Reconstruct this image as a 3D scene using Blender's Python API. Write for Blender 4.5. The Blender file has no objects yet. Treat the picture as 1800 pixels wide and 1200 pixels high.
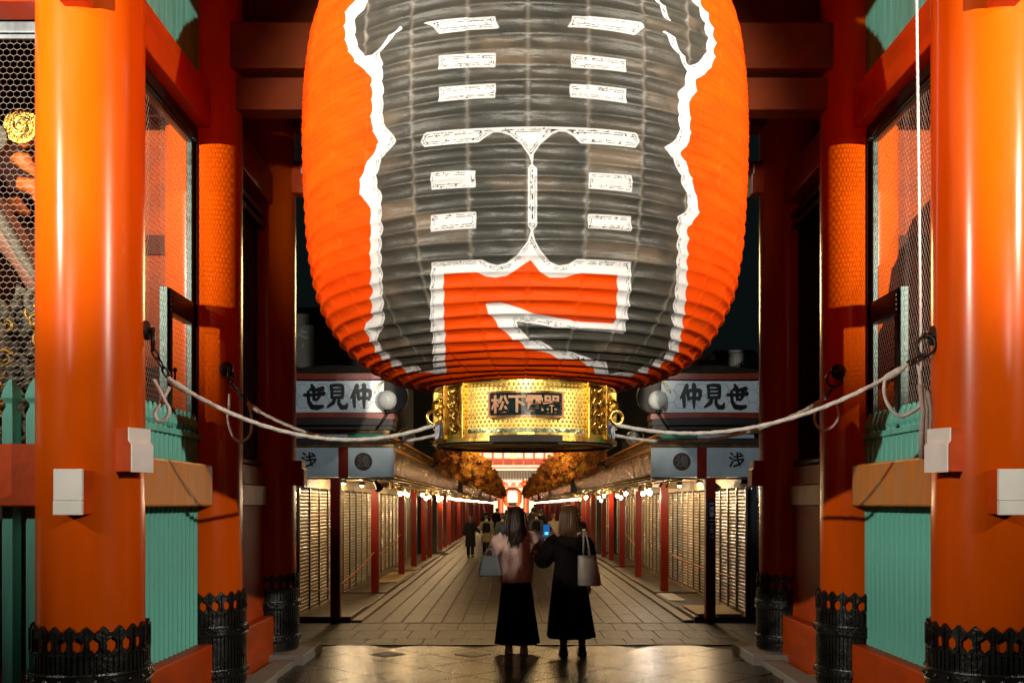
import bpy, bmesh, math, random
import numpy as np
from mathutils import Vector, Matrix
R = math.radians
PI = math.pi
SC = bpy.context.scene
COL = SC.collection
random.seed(7)
rng = np.random.default_rng(11)

# ------------------------------------------------------------------ camera, world, light, exposure
cam = bpy.data.cameras.new('camera')
camo = bpy.data.objects.new('camera', cam); COL.objects.link(camo)
camo.location = (0, 0, 1.62); camo.rotation_euler = (R(90), 0, 0)
cam.sensor_fit = 'HORIZONTAL'; cam.sensor_width = 36.0; cam.lens = 36.06
cam.shift_x = -0.0005; cam.shift_y = 0.1583
cam.clip_start = 0.1; cam.clip_end = 3000
SC.camera = camo
w = bpy.data.worlds.new('World'); SC.world = w; w.use_nodes = True
nt = w.node_tree
sky = nt.nodes.new('ShaderNodeTexSky'); sky.sky_type = 'NISHITA'; sky.sun_disc = False
sky.sun_elevation = R(-4); sky.sun_rotation = R(200); sky.altitude = 10
bg = nt.nodes['Background']; bg.inputs['Strength'].default_value = 0.035
nt.links.new(sky.outputs['Color'], bg.inputs['Color'])
# night glow of the city: a dim teal sky instead of a sun
mixw = nt.nodes.new('ShaderNodeMix'); mixw.data_type = 'RGBA'
mixw.inputs[0].default_value = 0.85
mixw.inputs[7].default_value = (0.09, 0.16, 0.15, 1)
nt.links.new(sky.outputs['Color'], mixw.inputs[6]); nt.links.new(mixw.outputs[2], bg.inputs['Color'])


def flood(name, loc, aim, power, size, blend, radius, color):
    l = bpy.data.lights.new(name, 'SPOT'); l.energy = power; l.spot_size = R(size); l.spot_blend = blend
    l.shadow_soft_size = radius; l.color = color
    o = bpy.data.objects.new(name, l); COL.objects.link(o); o.location = loc
    o.rotation_euler = (Vector(aim) - Vector(loc)).to_track_quat('-Z', 'Y').to_euler()
    return o


WARM = (1.0, 0.90, 0.74)
# two niche floodlights in the square in front of the gate, two at its sides, one on the lantern
flood('floodlight_niche_west', (-8.4, -8.6, 3.2), (-2.7, 6.4, 5.0), 36000, 19, 0.85, 0.07, WARM)
flood('floodlight_niche_east', (8.8, -8.6, 3.2), (3.0, 6.4, 5.0), 36000, 19, 0.85, 0.07, WARM)
flood('floodlight_side_west', (-11.0, -2.5, 6.5), (0.6, 7.2, 4.2), 6300, 42, 1.0, 0.10, WARM)
flood('floodlight_side_east', (11.3, -2.5, 6.5), (-0.3, 7.2, 4.2), 6300, 42, 1.0, 0.10, WARM)
flood('floodlight_lantern', (0.3, -12.0, 2.6), (0.1, 6.0, 4.15), 18000, 12.8, 0.35, 0.3, WARM)
# street lamp standing in the lane behind the gate (its light rims the columns and the two women)
flood('street_lamp_light', (0.4, 26.0, 7.0), (0.2, 11.0, 1.8), 1400, 75, 0.8, 1.1, (1.0, 0.64, 0.26))
# two added cool fill spots, no fixture there, brighten the shop name boards
flood('board_fill_west', (-1.2, 12.0, 5.7), (-3.1, 17.3, 2.9), 300, 30, 0.6, 0.12, (0.86, 0.97, 1.0))
flood('board_fill_east', (1.6, 12.0, 5.7), (3.5, 17.3, 2.9), 300, 30, 0.6, 0.12, (0.86, 0.97, 1.0))
# added fill spot hung over the lane without a fixture, brightens the maple leaves
flood('leaf_fill_light', (0.2, 18.5, 4.2), (0.2, 60.0, 5.4), 7000, 44, 0.9, 0.3, (1.0, 0.70, 0.34))
# floodlight on the far gate
flood('far_gate_floodlight', (0.2, 196, 1.0), (0.2, 230, 8.5), 130000, 80, 0.9, 0.8, (1.0, 0.78, 0.55))

SC.view_settings.view_transform = 'Standard'
SC.view_settings.look = 'None'
SC.view_settings.exposure = 0.0
SC.view_settings.gamma = 1.0
SC.view_settings.use_curve_mapping = False
SC.render.engine = 'CYCLES'
cy = SC.cycles
cy.use_denoising = True
try:
    cy.denoiser = 'OPENIMAGEDENOISE'
except Exception:
    pass
cy.max_bounces = 7; cy.diffuse_bounces = 3; cy.glossy_bounces = 4; cy.transparent_max_bounces = 8
cy.sample_clamp_indirect = 4.0
cy.caustics_reflective = False; cy.caustics_refractive = False
cy.use_light_tree = True


# ------------------------------------------------------------------ helpers
class MB:
    """collects shapes and links them as ONE mesh object"""
    def __init__(s):
        s.v = []; s.f = []

    def add(s, vs, fs):
        n = len(s.v)
        s.v.extend(tuple(p) for p in vs)
        s.f.extend(tuple(n + i for i in f) for f in fs)
        return s

    def box(s, x0, x1, y0, y1, z0, z1):
        return s.add([(x0, y0, z0), (x1, y0, z0), (x1, y1, z0), (x0, y1, z0), (x0, y0, z1), (x1, y0, z1), (x1, y1, z1), (x0, y1, z1)],
                     [(0, 3, 2, 1), (4, 5, 6, 7), (0, 1, 5, 4), (1, 2, 6, 5), (2, 3, 7, 6), (3, 0, 4, 7)])

    def bar(s, a, b, wx, wz):
        """box from a to b with a width (sideways) and a height"""
        a = Vector(a); b = Vector(b); d = (b - a).normalized()
        up = Vector((0, 0, 1)) if abs(d.z) < .95 else Vector((0, 1, 0))
        sx = d.cross(up).normalized(); sz = sx.cross(d).normalized()
        vs = []
        for p in (a, b):
            for i, j in ((-1, -1), (1, -1), (1, 1), (-1, 1)):
                vs.append(p + sx * (i * wx / 2) + sz * (j * wz / 2))
        return s.add(vs, [(0, 1, 2, 3), (7, 6, 5, 4), (0, 4, 5, 1), (1, 5, 6, 2), (2, 6, 7, 3), (3, 7, 4, 0)])

    def prism(s, poly, axis, a, b):
        """2-D polygon extruded along axis ('x': poly is y,z; 'y': x,z; 'z': x,y)"""
        def P(p, t):
            return {'x': (t, p[0], p[1]), 'y': (p[0], t, p[1]), 'z': (p[0], p[1], t)}[axis]
        n = len(poly)
        vs = [P(p, a) for p in poly] + [P(p, b) for p in poly]
        fs = [tuple(range(n - 1, -1, -1)), tuple(range(n, 2 * n))]
        fs += [(i, (i + 1) % n, n + (i + 1) % n, n + i) for i in range(n)]
        return s.add(vs, fs)

    def loft(s, rings, cap=True):
        n = len(rings[0]); m = len(rings)
        vs = [p for r in rings for p in r]
        fs = []
        for j in range(m - 1):
            for i in range(n):
                k = (i + 1) % n
                fs.append((j * n + i, j * n + k, (j + 1) * n + k, (j + 1) * n + i))
        if cap:
            fs.append(tuple(range(n - 1, -1, -1))); fs.append(tuple(range((m - 1) * n, m * n)))
        return s.add(vs, fs)

    def lathe(s, prof, c=(0, 0, 0), seg=24, cap=True):
        return s.loft([[(c[0] + r * math.cos(2 * PI * i / seg), c[1] + r * math.sin(2 * PI * i / seg), c[2] + z) for i in range(seg)] for r, z in prof], cap)

    def tube(s, pts, r, seg=8, twist=None, closed=False):
        pts = [Vector(p) for p in pts]; n = len(pts)
        rr = r if hasattr(r, '__len__') else [r] * n
        rings = []; up = None; L = 0.0
        for i, p in enumerate(pts):
            if closed:
                d = (pts[(i + 1) % n] - pts[i - 1]).normalized()
            else:
                d = (pts[min(i + 1, n - 1)] - pts[max(i - 1, 0)]).normalized()
            if i: L += (p - pts[i - 1]).length
            if up is None:
                up = Vector((0, 0, 1)) if abs(d.z) < .9 else Vector((0, 1, 0))
            a = d.cross(up)
            if a.length < 1e-5: a = d.orthogonal()
            a.normalize(); b = a.cross(d).normalized(); up = b
            ring = []
            for k in range(seg):
                t = 2 * PI * k / seg
                q = rr[i]
                if twist: q *= 1 + .16 * math.cos(3 * t - twist * L)
                ring.append(p + (a * math.cos(t) + b * math.sin(t)) * q)
            rings.append(ring)
        if closed:
            rings.append(rings[0])
            return s.loft(rings, False)
        return s.loft(rings)

    def ball(s, c, r, seg=10, rings=6):
        rx, ry, rz = r if hasattr(r, '__len__') else (r, r, r)
        rg = []
        for j in range(rings + 1):
            t = -PI / 2 + PI * j / rings
            q = max(math.cos(t), 0.02)
            rg.append([(c[0] + rx * q * math.cos(2 * PI * i / seg), c[1] + ry * q * math.sin(2 * PI * i / seg), c[2] + rz * math.sin(t)) for i in range(seg)])
        return s.loft(rg)

    def mesh(s, name, off=(0, 0, 0), smooth=False):
        me = bpy.data.meshes.new(name)
        ox, oy, oz = off
        me.from_pydata([(x - ox, y - oy, z - oz) for x, y, z in s.v], [], s.f)
        bm = bmesh.new(); bm.from_mesh(me)
        bmesh.ops.recalc_face_normals(bm, faces=bm.faces)
        bm.to_mesh(me); bm.free()
        if smooth:
            me.shade_smooth()
            if smooth is not True:
                me.set_sharp_from_angle(angle=R(smooth))
        me.update()
        return me

    def build(s, name, mat, parent=None, smooth=False, bevel=0, loc=None):
        pl = wloc(parent)
        base = Vector(loc) if loc is not None else pl
        me = s.mesh(name, base, smooth)
        return place(name, me, mat, parent, base - pl, bevel)


def wloc(o):
    v = Vector((0, 0, 0))
    while o is not None:
        v += o.location; o = o.parent
    return v


def place(name, me, mat, parent=None, local=(0, 0, 0), bevel=0, rot=None):
    o = bpy.data.objects.new(name, me); COL.objects.link(o)
    o.location = local
    if rot: o.rotation_euler = rot
    if parent is not None: o.parent = parent
    if mat is not None and not me.materials: me.materials.append(mat)
    if bevel:
        b = o.modifiers.new('bevel', 'BEVEL'); b.width = bevel; b.segments = 2; b.limit_method = 'ANGLE'; b.angle_limit = R(40)
        b.harden_normals = False
    return o


def tag(o, label=None, cat=None, group=None, kind=None):
    if label: o['label'] = label
    if cat: o['category'] = cat
    if group: o['group'] = group
    if kind: o['kind'] = kind
    return o


def thing(name, loc, label, cat, group=None):
    o = bpy.data.objects.new(name, None); COL.objects.link(o); o.location = loc
    o.empty_display_size = .2
    return tag(o, label, cat, group)


# ------------------------------------------------------------------ materials
def M(name, col, rough=.5, metal=0.0, noise=None, bump=None, coat=0.0, spec=.5, emit=None, rand=0.0, stretch=(1, 1, 1), aniso=0, sheen=0.0):
    m = bpy.data.materials.new(name); m.use_nodes = True
    t = m.node_tree; N = t.nodes; L = t.links
    b = N['Principled BSDF']
    b.inputs['Base Color'].default_value = (*col, 1)
    b.inputs['Roughness'].default_value = rough
    b.inputs['Metallic'].default_value = metal
    b.inputs['Specular IOR Level'].default_value = spec
    if coat:
        b.inputs['Coat Weight'].default_value = coat; b.inputs['Coat Roughness'].default_value = .18
    if sheen:
        b.inputs['Sheen Weight'].default_value = sheen
    if emit:
        b.inputs['Emission Color'].default_value = (*emit[0], 1); b.inputs['Emission Strength'].default_value = emit[1]
    if noise or bump:
        tc = N.new('ShaderNodeTexCoord'); mp = N.new('ShaderNodeMapping'); mp.inputs['Scale'].default_value = stretch
        L.new(tc.outputs['Object'], mp.inputs['Vector'])
    src = None
    if noise:
        nz = N.new('ShaderNodeTexNoise'); nz.inputs['Scale'].default_value = noise[0]; nz.inputs['Detail'].default_value = 6
        L.new(mp.outputs['Vector'], nz.inputs['Vector'])
        r = N.new('ShaderNodeMapRange'); r.inputs[1].default_value = .3; r.inputs[2].default_value = .7
        r.inputs[3].default_value = 1 - noise[1]; r.inputs[4].default_value = 1 + noise[1]
        L.new(nz.outputs['Fac'], r.inputs[0])
        src = r.outputs[0]
        rr = N.new('ShaderNodeMapRange'); rr.inputs[1].default_value = .3; rr.inputs[2].default_value = .7
        rr.inputs[3].default_value = max(rough - .08, .02); rr.inputs[4].default_value = min(rough + .08, 1)
        L.new(nz.outputs['Fac'], rr.inputs[0]); L.new(rr.outputs[0], b.inputs['Roughness'])
    if rand:
        oi = N.new('ShaderNodeObjectInfo')
        r2 = N.new('ShaderNodeMapRange'); r2.inputs[3].default_value = 1 - rand; r2.inputs[4].default_value = 1 + rand
        L.new(oi.outputs['Random'], r2.inputs[0])
        if src is None:
            src = r2.outputs[0]
        else:
            mu = N.new('ShaderNodeMath'); mu.operation = 'MULTIPLY'
            L.new(src, mu.inputs[0]); L.new(r2.outputs[0], mu.inputs[1]); src = mu.outputs[0]
    if src is not None:
        vm = N.new('ShaderNodeVectorMath'); vm.operation = 'SCALE'; vm.inputs[0].default_value = col
        L.new(src, vm.inputs['Scale']); L.new(vm.outputs[0], b.inputs['Base Color'])
    if bump:
        n2 = N.new('ShaderNodeTexNoise'); n2.inputs['Scale'].default_value = bump[0]; n2.inputs['Detail'].default_value = 5
        L.new(mp.outputs['Vector'], n2.inputs['Vector'])
        bp = N.new('ShaderNodeBump'); bp.inputs['Strength'].default_value = bump[1]; bp.inputs['Distance'].default_value = bump[2] if len(bump) > 2 else .02
        L.new(n2.outputs['Fac'], bp.inputs['Height']); L.new(bp.outputs['Normal'], b.inputs['Normal'])
    return m


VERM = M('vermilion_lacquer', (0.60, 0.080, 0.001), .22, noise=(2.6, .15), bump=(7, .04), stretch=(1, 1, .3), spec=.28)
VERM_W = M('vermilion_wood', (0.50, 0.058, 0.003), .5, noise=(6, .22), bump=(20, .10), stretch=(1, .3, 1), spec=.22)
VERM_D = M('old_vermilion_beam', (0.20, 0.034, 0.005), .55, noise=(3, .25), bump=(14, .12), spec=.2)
WOODGOLD = M('worn_varnished_rail', (0.50, 0.165, 0.016), .45, spec=.3, noise=(9, .25), bump=(20, .1), stretch=(1, 1, .2))
GREEN = M('verdigris_paint', (0.15, 0.55, 0.46), .6, noise=(9, .22), bump=(40, .2), stretch=(1, 1, .12), spec=.3)
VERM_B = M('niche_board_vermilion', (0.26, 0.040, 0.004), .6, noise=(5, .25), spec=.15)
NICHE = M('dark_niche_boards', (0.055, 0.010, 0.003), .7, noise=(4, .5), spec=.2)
WHITE = M('white_paint', (0.80, 0.78, 0.74), .5, noise=(8, .06))
SHOE = M('black_bronze', (0.016, 0.017, 0.016), .30, metal=.35, noise=(9, .4), bump=(30, .35), spec=.6)
GRANITE = M('granite_plinth', (0.27, 0.25, 0.22), .75, noise=(120, .38), bump=(60, .5))
IRON = M('black_iron', (0.022, 0.020, 0.018), .42, metal=.6, noise=(20, .3))
FRAME_D = M('dark_green_iron_frame', (0.045, 0.075, 0.065), .38, metal=.4, noise=(18, .3))
FRAME_G = M('galvanised_frame', (0.13, 0.15, 0.165), .42, metal=.55, noise=(14, .18), stretch=(1, 1, .2))
WIRE = M('galvanised_wire', (0.42, 0.37, 0.30), .45, metal=.4)
ROPE = M('white_rope', (0.72, 0.69, 0.63), .85, noise=(60, .16), bump=(120, .5))
ROPE_G = M('grey_rope', (0.42, 0.39, 0.35), .9, noise=(50, .2), bump=(120, .5))
GOLD = M('gilt_brass', (0.95, 0.66, 0.16), .30, metal=1.0, noise=(12, .12))
GILT = M('matt_gilding', (1.0, 0.72, 0.20), .42, metal=.9, noise=(12, .1))
BRONZE = M('dark_chased_bronze', (0.30, 0.16, 0.025), .35, metal=1.0, noise=(25, .3), bump=(28, .8))
GOLD_D = M('chased_gilt_brass', (0.80, 0.48, 0.07), .30, metal=1.0, noise=(25, .25), bump=(28, .8))
FLOORJ = M('floor_joint', (0.020, 0.017, 0.013), .7)
SLABG = M('polished_stone_slab', (0.026, 0.018, 0.009), .27, noise=(70, .5), bump=(60, .09), rand=.22, spec=.32)
SLABD = M('dark_stone_inlay', (0.030, 0.024, 0.016), .55, spec=.3, noise=(40, .25))
SLABS = M('street_paving_slab', (0.046, 0.031, 0.013), .50, noise=(5, .3), bump=(60, .25), rand=.22, spec=.32)
SLABA = M('dark_strip_slab', (0.030, 0.021, 0.011), .5, spec=.3, noise=(8, .25), bump=(80, .35), rand=.18)
KERB = M('kerb_stone', (0.16, 0.125, 0.08), .5, noise=(20, .3), bump=(40, .5))
PLAT = M('shop_platform', (0.075, 0.053, 0.03), .42, noise=(6, .25), bump=(30, .2))
MATP = M('pale_floor_mat', (0.45, 0.33, 0.17), .7, noise=(20, .12), bump=(80, .3))
MATW = M('white_floor_mat', (0.55, 0.48, 0.36), .7, noise=(20, .12))
POSTR = M('red_post_paint', (0.23, 0.012, 0.003), .45, spec=.3, noise=(5, .16), stretch=(1, 1, .3))
SHUT = M('roller_shutter_metal', (0.31, 0.245, 0.15), .36, rand=.25, metal=.3, noise=(5, .22), bump=(22, .10))
SHUT2 = M('grey_shutter_metal', (0.25, 0.225, 0.17), .36, rand=.2, metal=.4, noise=(5, .25), bump=(22, .1))
SHUT3 = M('tan_shutter_metal', (0.36, 0.25, 0.12), .4, rand=.2, metal=.2, noise=(5, .2), bump=(22, .1))
SHUTD = M('end_shutter_metal', (0.20, 0.17, 0.13), .5, metal=.4, noise=(9, .25), bump=(22, .25))
RAILM = M('shutter_guide_rail', (0.14, 0.13, 0.10), .4, metal=.5)
BRASS = M('hammered_brass_fascia', (0.30, 0.20, 0.06), .10, metal=1.0, noise=(5, .3), bump=(9, 1.0, .12), stretch=(1, 1, .6))
BRASSL = M('brass_trim', (0.72, 0.52, 0.22), .2, metal=.9, noise=(8, .2))
DARKW = M('dark_stained_wood', (0.030, 0.022, 0.015), .6, noise=(8, .3))
DARKB = M('dark_building_wall', (0.030, 0.032, 0.030), .8, noise=(5, .25))
DARKB2 = M('grey_building_wall', (0.07, 0.075, 0.072), .8, noise=(5, .25))
SOFFIT = M('soffit_boards', (0.30, 0.22, 0.12), .6, noise=(8, .3), bump=(15, .3))
PANELW = M('pale_sign_panel', (0.50, 0.58, 0.61), .4, noise=(4, .1))
SIGNW = M('white_tile_sign', (0.76, 0.82, 0.84), .35, noise=(5, .08))
INK = M('black_lettering', (0.012, 0.010, 0.009), .5)
REDBAND = M('red_sign_band', (0.30, 0.045, 0.02), .45, noise=(6, .15))
TEAL = M('teal_awning', (0.02, 0.20, 0.14), .6, noise=(5, .2))
GLOBE = M('milk_glass_globe', (0.60, 0.60, 0.56), .12, spec=.6)
BLACKP = M('black_plastic', (0.012, 0.012, 0.012), .4)

# ------------------------------------------------------------------ ground
AX = 0.17            # axis of lane and gate
SZ = -0.38           # level of the lane behind the gate
EDGE = 11.8          # back edge of the gate floor
tag(MB().box(-400, 400, -60, 900, -1.2, -.46).build('ground', DARKB2), kind='structure')
gf = tag(MB().box(-40, 40, -40, EDGE, -.9, -.012).build('gate_floor', FLOORJ), kind='structure')
lane = tag(MB().box(AX - 2.72, AX + 2.72, 17.2, 238, -.9, SZ - .012).box(-6, 6.3, EDGE + .055, 17.199, -.9, SZ - .012).build('lane', FLOORJ), kind='structure')


def chamfer_slab(w, l, h=.02, c=.004):
    m = MB()
    a, b = w / 2, l / 2
    m.loft([[(-a, -b, -h), (a, -b, -h), (a, b, -h), (-a, b, -h)], [(-a, -b, -c), (a, -b, -c), (a, b, -c), (-a, b, -c)],
            [(-a + c, -b + c, 0), (a - c, -b + c, 0), (a - c, b - c, 0), (-a + c, b - c, 0)]])
    return m


# polished diamond slabs in the gate passage, with dark inlays where their corners meet
D = .46
dia = .20


def diamond(hx, hy, cut):
    t = cut / hy
    return [(-hx + cut, -cut), (-cut, -hy + cut), (cut, -hy + cut), (hx - cut, -cut), (hx - cut, cut), (cut, hy - cut), (-cut, hy - cut), (-hx + cut, cut)]


def slab_from(poly, h=.02, c=.004):
    cx = sum(p[0] for p in poly) / len(poly); cy_ = sum(p[1] for p in poly) / len(poly)
    k = 1 - c / .3
    return MB().loft([[(x, y, -h) for x, y in poly], [(x, y, -c) for x, y in poly], [(cx + (x - cx) * k, cy_ + (y - cy_) * k, 0) for x, y in poly]])


g_ = .005
inl_at = {(i, j) for i in range(-30, 30) for j in range(-30, 30) if (i % 2 == 0 and j % 2 == 0)}
pl_plain = slab_from([(-D + g_, 0), (0, -D + g_), (D - g_, 0), (0, D - g_)]).mesh('floor_slab')
pl_plain.materials.append(SLABG)
for i in range(-7, 8):
    for j in range(-8, 9):
        if (i + j) % 2: continue
        x = -1.35 + .46 + i * D; y = 10.6 + j * D
        if y + D > EDGE + .5 or y < 7.2 or x < -2.75 or x > 3.1: continue
        if y + D > EDGE:
            # half slab against the edge
            hh = EDGE - y
            if hh < -.1: continue
            poly = [(-D + g_, 0), (0, -D + g_), (D - g_, 0)]
            if hh > .01: poly += [(D - hh - g_, hh - .004), (-(D - hh - g_), hh - .004)]
            if y + 0 > EDGE: continue
            me = slab_from(poly).mesh('floor_slab'); me.materials.append(SLABG)
            place('floor_slab', me, None, gf, (x, y, -.002))
        else:
            place('floor_slab', pl_plain, None, gf, (x, y, -.002))
ink_me = slab_from([(-.20, 0), (0, -.20), (.20, 0), (0, .20)]).mesh('dark_inlay'); ink_me.materials.append(SLABD)
for x in (-1.35, -.43):
    for y in (11.06,):
        place('dark_inlay', ink_me, None, gf, (x, y, .003))
# edge stone of the gate floor
for k, x in enumerate(np.arange(-3.4, 3.8, 1.2)):
    MB().box(x + .004, x + 1.196, EDGE - .02, EDGE + .05, SZ - .1, .004).build('edge_stone', KERB, gf, bevel=.006)

# lane: dark cross strip first, then long slabs
strip_me = chamfer_slab(.412, .99).mesh('strip_slab'); strip_me.materials.append(SLABA)
for r in range(3):
    for c in range(-12, 13):
        place('strip_slab', strip_me, None, lane, (AX + c * .42 + (.15 if r % 2 else 0), 14.72 + r * 1.0, SZ + rng.uniform(-.001, .001)))
ln_me = chamfer_slab(.320, .894).mesh('lane_slab'); ln_me.materials.append(SLABS)
big = MB(); n = 0
for r in range(60):
    for c in range(16):
        x = AX - 2.72 + .17 + c * .34 - .005
        y = 17.72 + r * .9 + (.45 if c % 2 else 0)
        if r == 0 and c % 2:
            me = chamfer_slab(.318, .43).mesh('lane_slab'); me.materials.append(SLABS)
            place('lane_slab', me, None, lane, (x, y - .675, SZ)); n += 1
        z = SZ + rng.uniform(-.0015, .0015)
        if n < 298:
            place('lane_slab', ln_me, None, lane, (x, y, z)); n += 1
        else:
            a, b = .16, .447
            big.box(x - a, x + a, y - b, y + b, SZ - .02, z)
o = big.build('far_lane_slabs', SLABS, lane); o['kind'] = 'stuff'
far = MB().box(AX - 2.72, AX + 2.72, 72, 238, SZ - .02, SZ).build('lane_beyond', SLABS, lane)

# ------------------------------------------------------------------ the gate
CXS = {-1: -2.60, 1: 2.92}
ROWS = (6.33, 8.65, 10.8)
CR = .316
gate = thing('temple_gate', (AX, 8.6, 0), 'vermilion wooden temple gate with round lacquered columns and dark beams overhead', 'gate')


def make_shoe():
    """black metal column foot: staves with pointed heads and leaf-shaped gaps, two riveted bands"""
    m = MB(); ns = 22; w = 2 * PI / ns; r0, r1 = .322, .338
    def patch(poly, ra, rb):
        # polygon in (angle offset, z), curved on to the cylinder
        n = len(poly)
        vs = [(ra * math.cos(a), ra * math.sin(a), z) for a, z in poly] + [(rb * math.cos(a), rb * math.sin(a), z) for a, z in poly]
        m.add(vs, [tuple(range(n - 1, -1, -1)), tuple(range(n, 2 * n))] + [(i, (i + 1) % n, n + (i + 1) % n, n + i) for i in range(n)])
    for k in range(ns):
        a = k * w
        patch([(a - w / 2, .0), (a + w / 2, .0), (a + w / 2, .635), (a + w * .30, .66), (a - w * .30, .66), (a - w / 2, .635)], r0, r1)
        patch([(a - w * .20, .655), (a + w * .20, .655), (a + w * .16, .70), (a + w * .30, .725), (a - w * .30, .725), (a - w * .16, .70)], r0, r1 + .002)
        patch([(a - w * .28, .715), (a + w * .28, .715), (a + w * .5, .735), (a + w * .48, .757), (a + w * .16, .785), (a, .80), (a - w * .16, .785), (a - w * .48, .757), (a - w * .5, .735)], r0, r1 + .004)
        for q in (-.32, 0, .32):
            patch([(a + (q - .09) * w, .02), (a + (q + .09) * w, .02), (a + (q + .09) * w, .63), (a + (q - .09) * w, .63)], r1 - .002, r1 + .009)
        patch([(a - w * .07, .64), (a + w * .07, .64), (a + w * .07, .775), (a - w * .07, .775)], r1, r1 + .013)
    for z0, z1 in ((.09, .165), (.43, .52)):
        seg = 44
        pr = [(r1 - .004, z0), (r1 + .020, z0), (r1 + .024, z0 + .012), (r1 + .018, z0 + .02), (r1 + .018, z1 - .02), (r1 + .024, z1 - .012), (r1 + .020, z1), (r1 - .004, z1)]
        m.lathe(pr, seg=seg, cap=False)
        for k in range(ns):
            a = (k + .5) * w; q = r1 + .018
            m.ball((q * math.cos(a), q * math.sin(a), (z0 + z1) / 2), .016, 8, 4)
    return m.mesh('metal_shoe', smooth=35)


shoe_me = make_shoe(); shoe_me.materials.append(SHOE)
col_me = MB().lathe([(CR, .1), (CR, 3.0), (CR * .995, 6.2)], seg=72).mesh('column', smooth=40); col_me.materials.append(VERM)
gl = wloc(gate)


def gplace(name, me, loc, parent=gate, rot=None):
    return place(name, me, None, parent, Vector(loc) - wloc(parent), rot=rot)


PLZ = .10
for sd in (-1, 1):
    cx = CXS[sd]; inn = -sd            # inn: direction to the passage
    for ri, cy_ in enumerate(ROWS):
        c = gplace('column', col_me, (cx, cy_, 0))
        if ri == 0: c.rotation_euler.z = .4 * sd
        gplace('metal_shoe', shoe_me, (cx, cy_, PLZ), c)
        # granite plinth with a splayed front
        pz = PLZ
        q = .50
        m = MB(); m.loft([[(cx - q, cy_ - q, -.05), (cx + q, cy_ - q, -.05), (cx + q, cy_ + q, -.05), (cx - q, cy_ + q, -.05)],
                          [(cx - q, cy_ - q, pz - .012), (cx + q, cy_ - q, pz - .012), (cx + q, cy_ + q, pz - .012), (cx - q, cy_ + q, pz - .012)],
                          [(cx - q + .012, cy_ - q + .012, pz), (cx + q - .012, cy_ - q + .012, pz), (cx + q - .012, cy_ + q - .012, pz), (cx - q + .012, cy_ + q - .012, pz)]])
        m.build('plinth_stone', GRANITE, gate)
        # nosings that come through the column on the passage side (stepped, painted end)
        for z0, z1 in ((1.81, 2.07), (4.86, 5.16)):
            if ri == 1: continue
            fx = cx + inn * (CR + .10)
            x0, x1 = sorted((cx, fx))
            h = z1 - z0
            stp = [(cx, z0), (fx, z0), (fx, z0 + h * .62), (fx - inn * .022, z0 + h * .70), (fx - inn * .022, z1), (cx, z1)]
            yy = cy_ - .02
            MB().prism(stp, 'y', yy - .085, yy + .085).build('beam_end', VERM_W, c, bevel=.004)
            cap = [(fx + inn * .001, z0 - .002), (fx + inn * .012, z0 - .002), (fx + inn * .012, z0 + h * .62), (fx - inn * .010, z0 + h * .70), (fx - inn * .010, z1 + .002), (fx - inn * .0215, z1 + .002), (fx - inn * .0215, z0 + h * .71), (fx + inn * .001, z0 + h * .63)]
            MB().prism(cap, 'y', yy - .088, yy + .088).build('beam_end_cap', WHITE, c)
    # white ended beam heads on the front of the front column
    c0 = cx + (.05 if sd < 0 else -.05)
    for z0, z1 in ((1.555, 1.82), (4.53, 4.86)):
        MB().box(c0 - .078, c0 + .078, 5.90, 6.2, z0 + .004, z1 - .004).build('beam_head', VERM_W, gate, bevel=.004)
        hh = z0 + (z1 - z0) * .31
        MB().box(c0 - .083, c0 + .083, 5.878, 5.902, hh + .002, z1).box(c0 - .083, c0 + .083, 5.872, 5.902, z0, hh).build('beam_head_cap', WHITE, gate, bevel=.004)
    # side beams, one per bay
    for a, b in ((ROWS[0], ROWS[1]), (ROWS[1], ROWS[2])):
        x0, x1 = sorted((cx + inn * .14, cx - inn * .14))
        MB().box(x0, x1, a + .25, b - .25, 4.68, 5.0).build('side_beam', VERM_W, gate, bevel=.012)
        x0, x1 = sorted((cx + inn * .155, cx - inn * .155))
        MB().box(x0, x1, a + .2, b - .2, -.05, .48).build('base_beam', VERM_W, gate, bevel=.012)
        # kerb stones between the plinths
        x0, x1 = sorted((cx + inn * .20, cx + inn * .42))
        MB().box(x0, x1, a + .503, b - .503, -.05, .055).build('kerb_stone', GRANITE, gate, bevel=.01)
    # boards over the front side beam
    y = ROWS[0] + .30
    while y < ROWS[1] - .36:
        x0, x1 = sorted((cx - inn * .01, cx + inn * .05))
        MB().box(x0, x1, y + .003, y + .112, 5.003, 5.75).build('green_board', GREEN, gate, bevel=.003)
        y += .115
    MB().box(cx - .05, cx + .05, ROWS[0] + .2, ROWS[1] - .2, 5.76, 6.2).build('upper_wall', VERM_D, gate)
    # outer bay: beam over the statue niche, niche walls and floor, outer column
    ox = cx + sd * 2.75
    x0, x1 = sorted((cx + sd * .2, ox))
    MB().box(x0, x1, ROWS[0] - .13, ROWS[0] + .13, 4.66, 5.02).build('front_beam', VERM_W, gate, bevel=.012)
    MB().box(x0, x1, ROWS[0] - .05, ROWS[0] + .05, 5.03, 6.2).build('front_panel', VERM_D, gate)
    gplace('outer_column', col_me, (ox, ROWS[0], 0))
    x0, x1 = sorted((cx + sd * .29, ox + sd * .3))
    xm = cx + sd * 1.0
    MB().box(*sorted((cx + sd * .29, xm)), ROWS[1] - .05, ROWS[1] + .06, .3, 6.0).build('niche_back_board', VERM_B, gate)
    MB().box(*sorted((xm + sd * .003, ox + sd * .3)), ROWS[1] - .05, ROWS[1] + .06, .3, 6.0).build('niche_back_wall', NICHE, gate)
    MB().box(*sorted((ox + sd * .35, ox + sd * .45)), ROWS[0], ROWS[1], .0, 6.0).build('niche_side_wall', VERM_D, gate)
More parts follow.
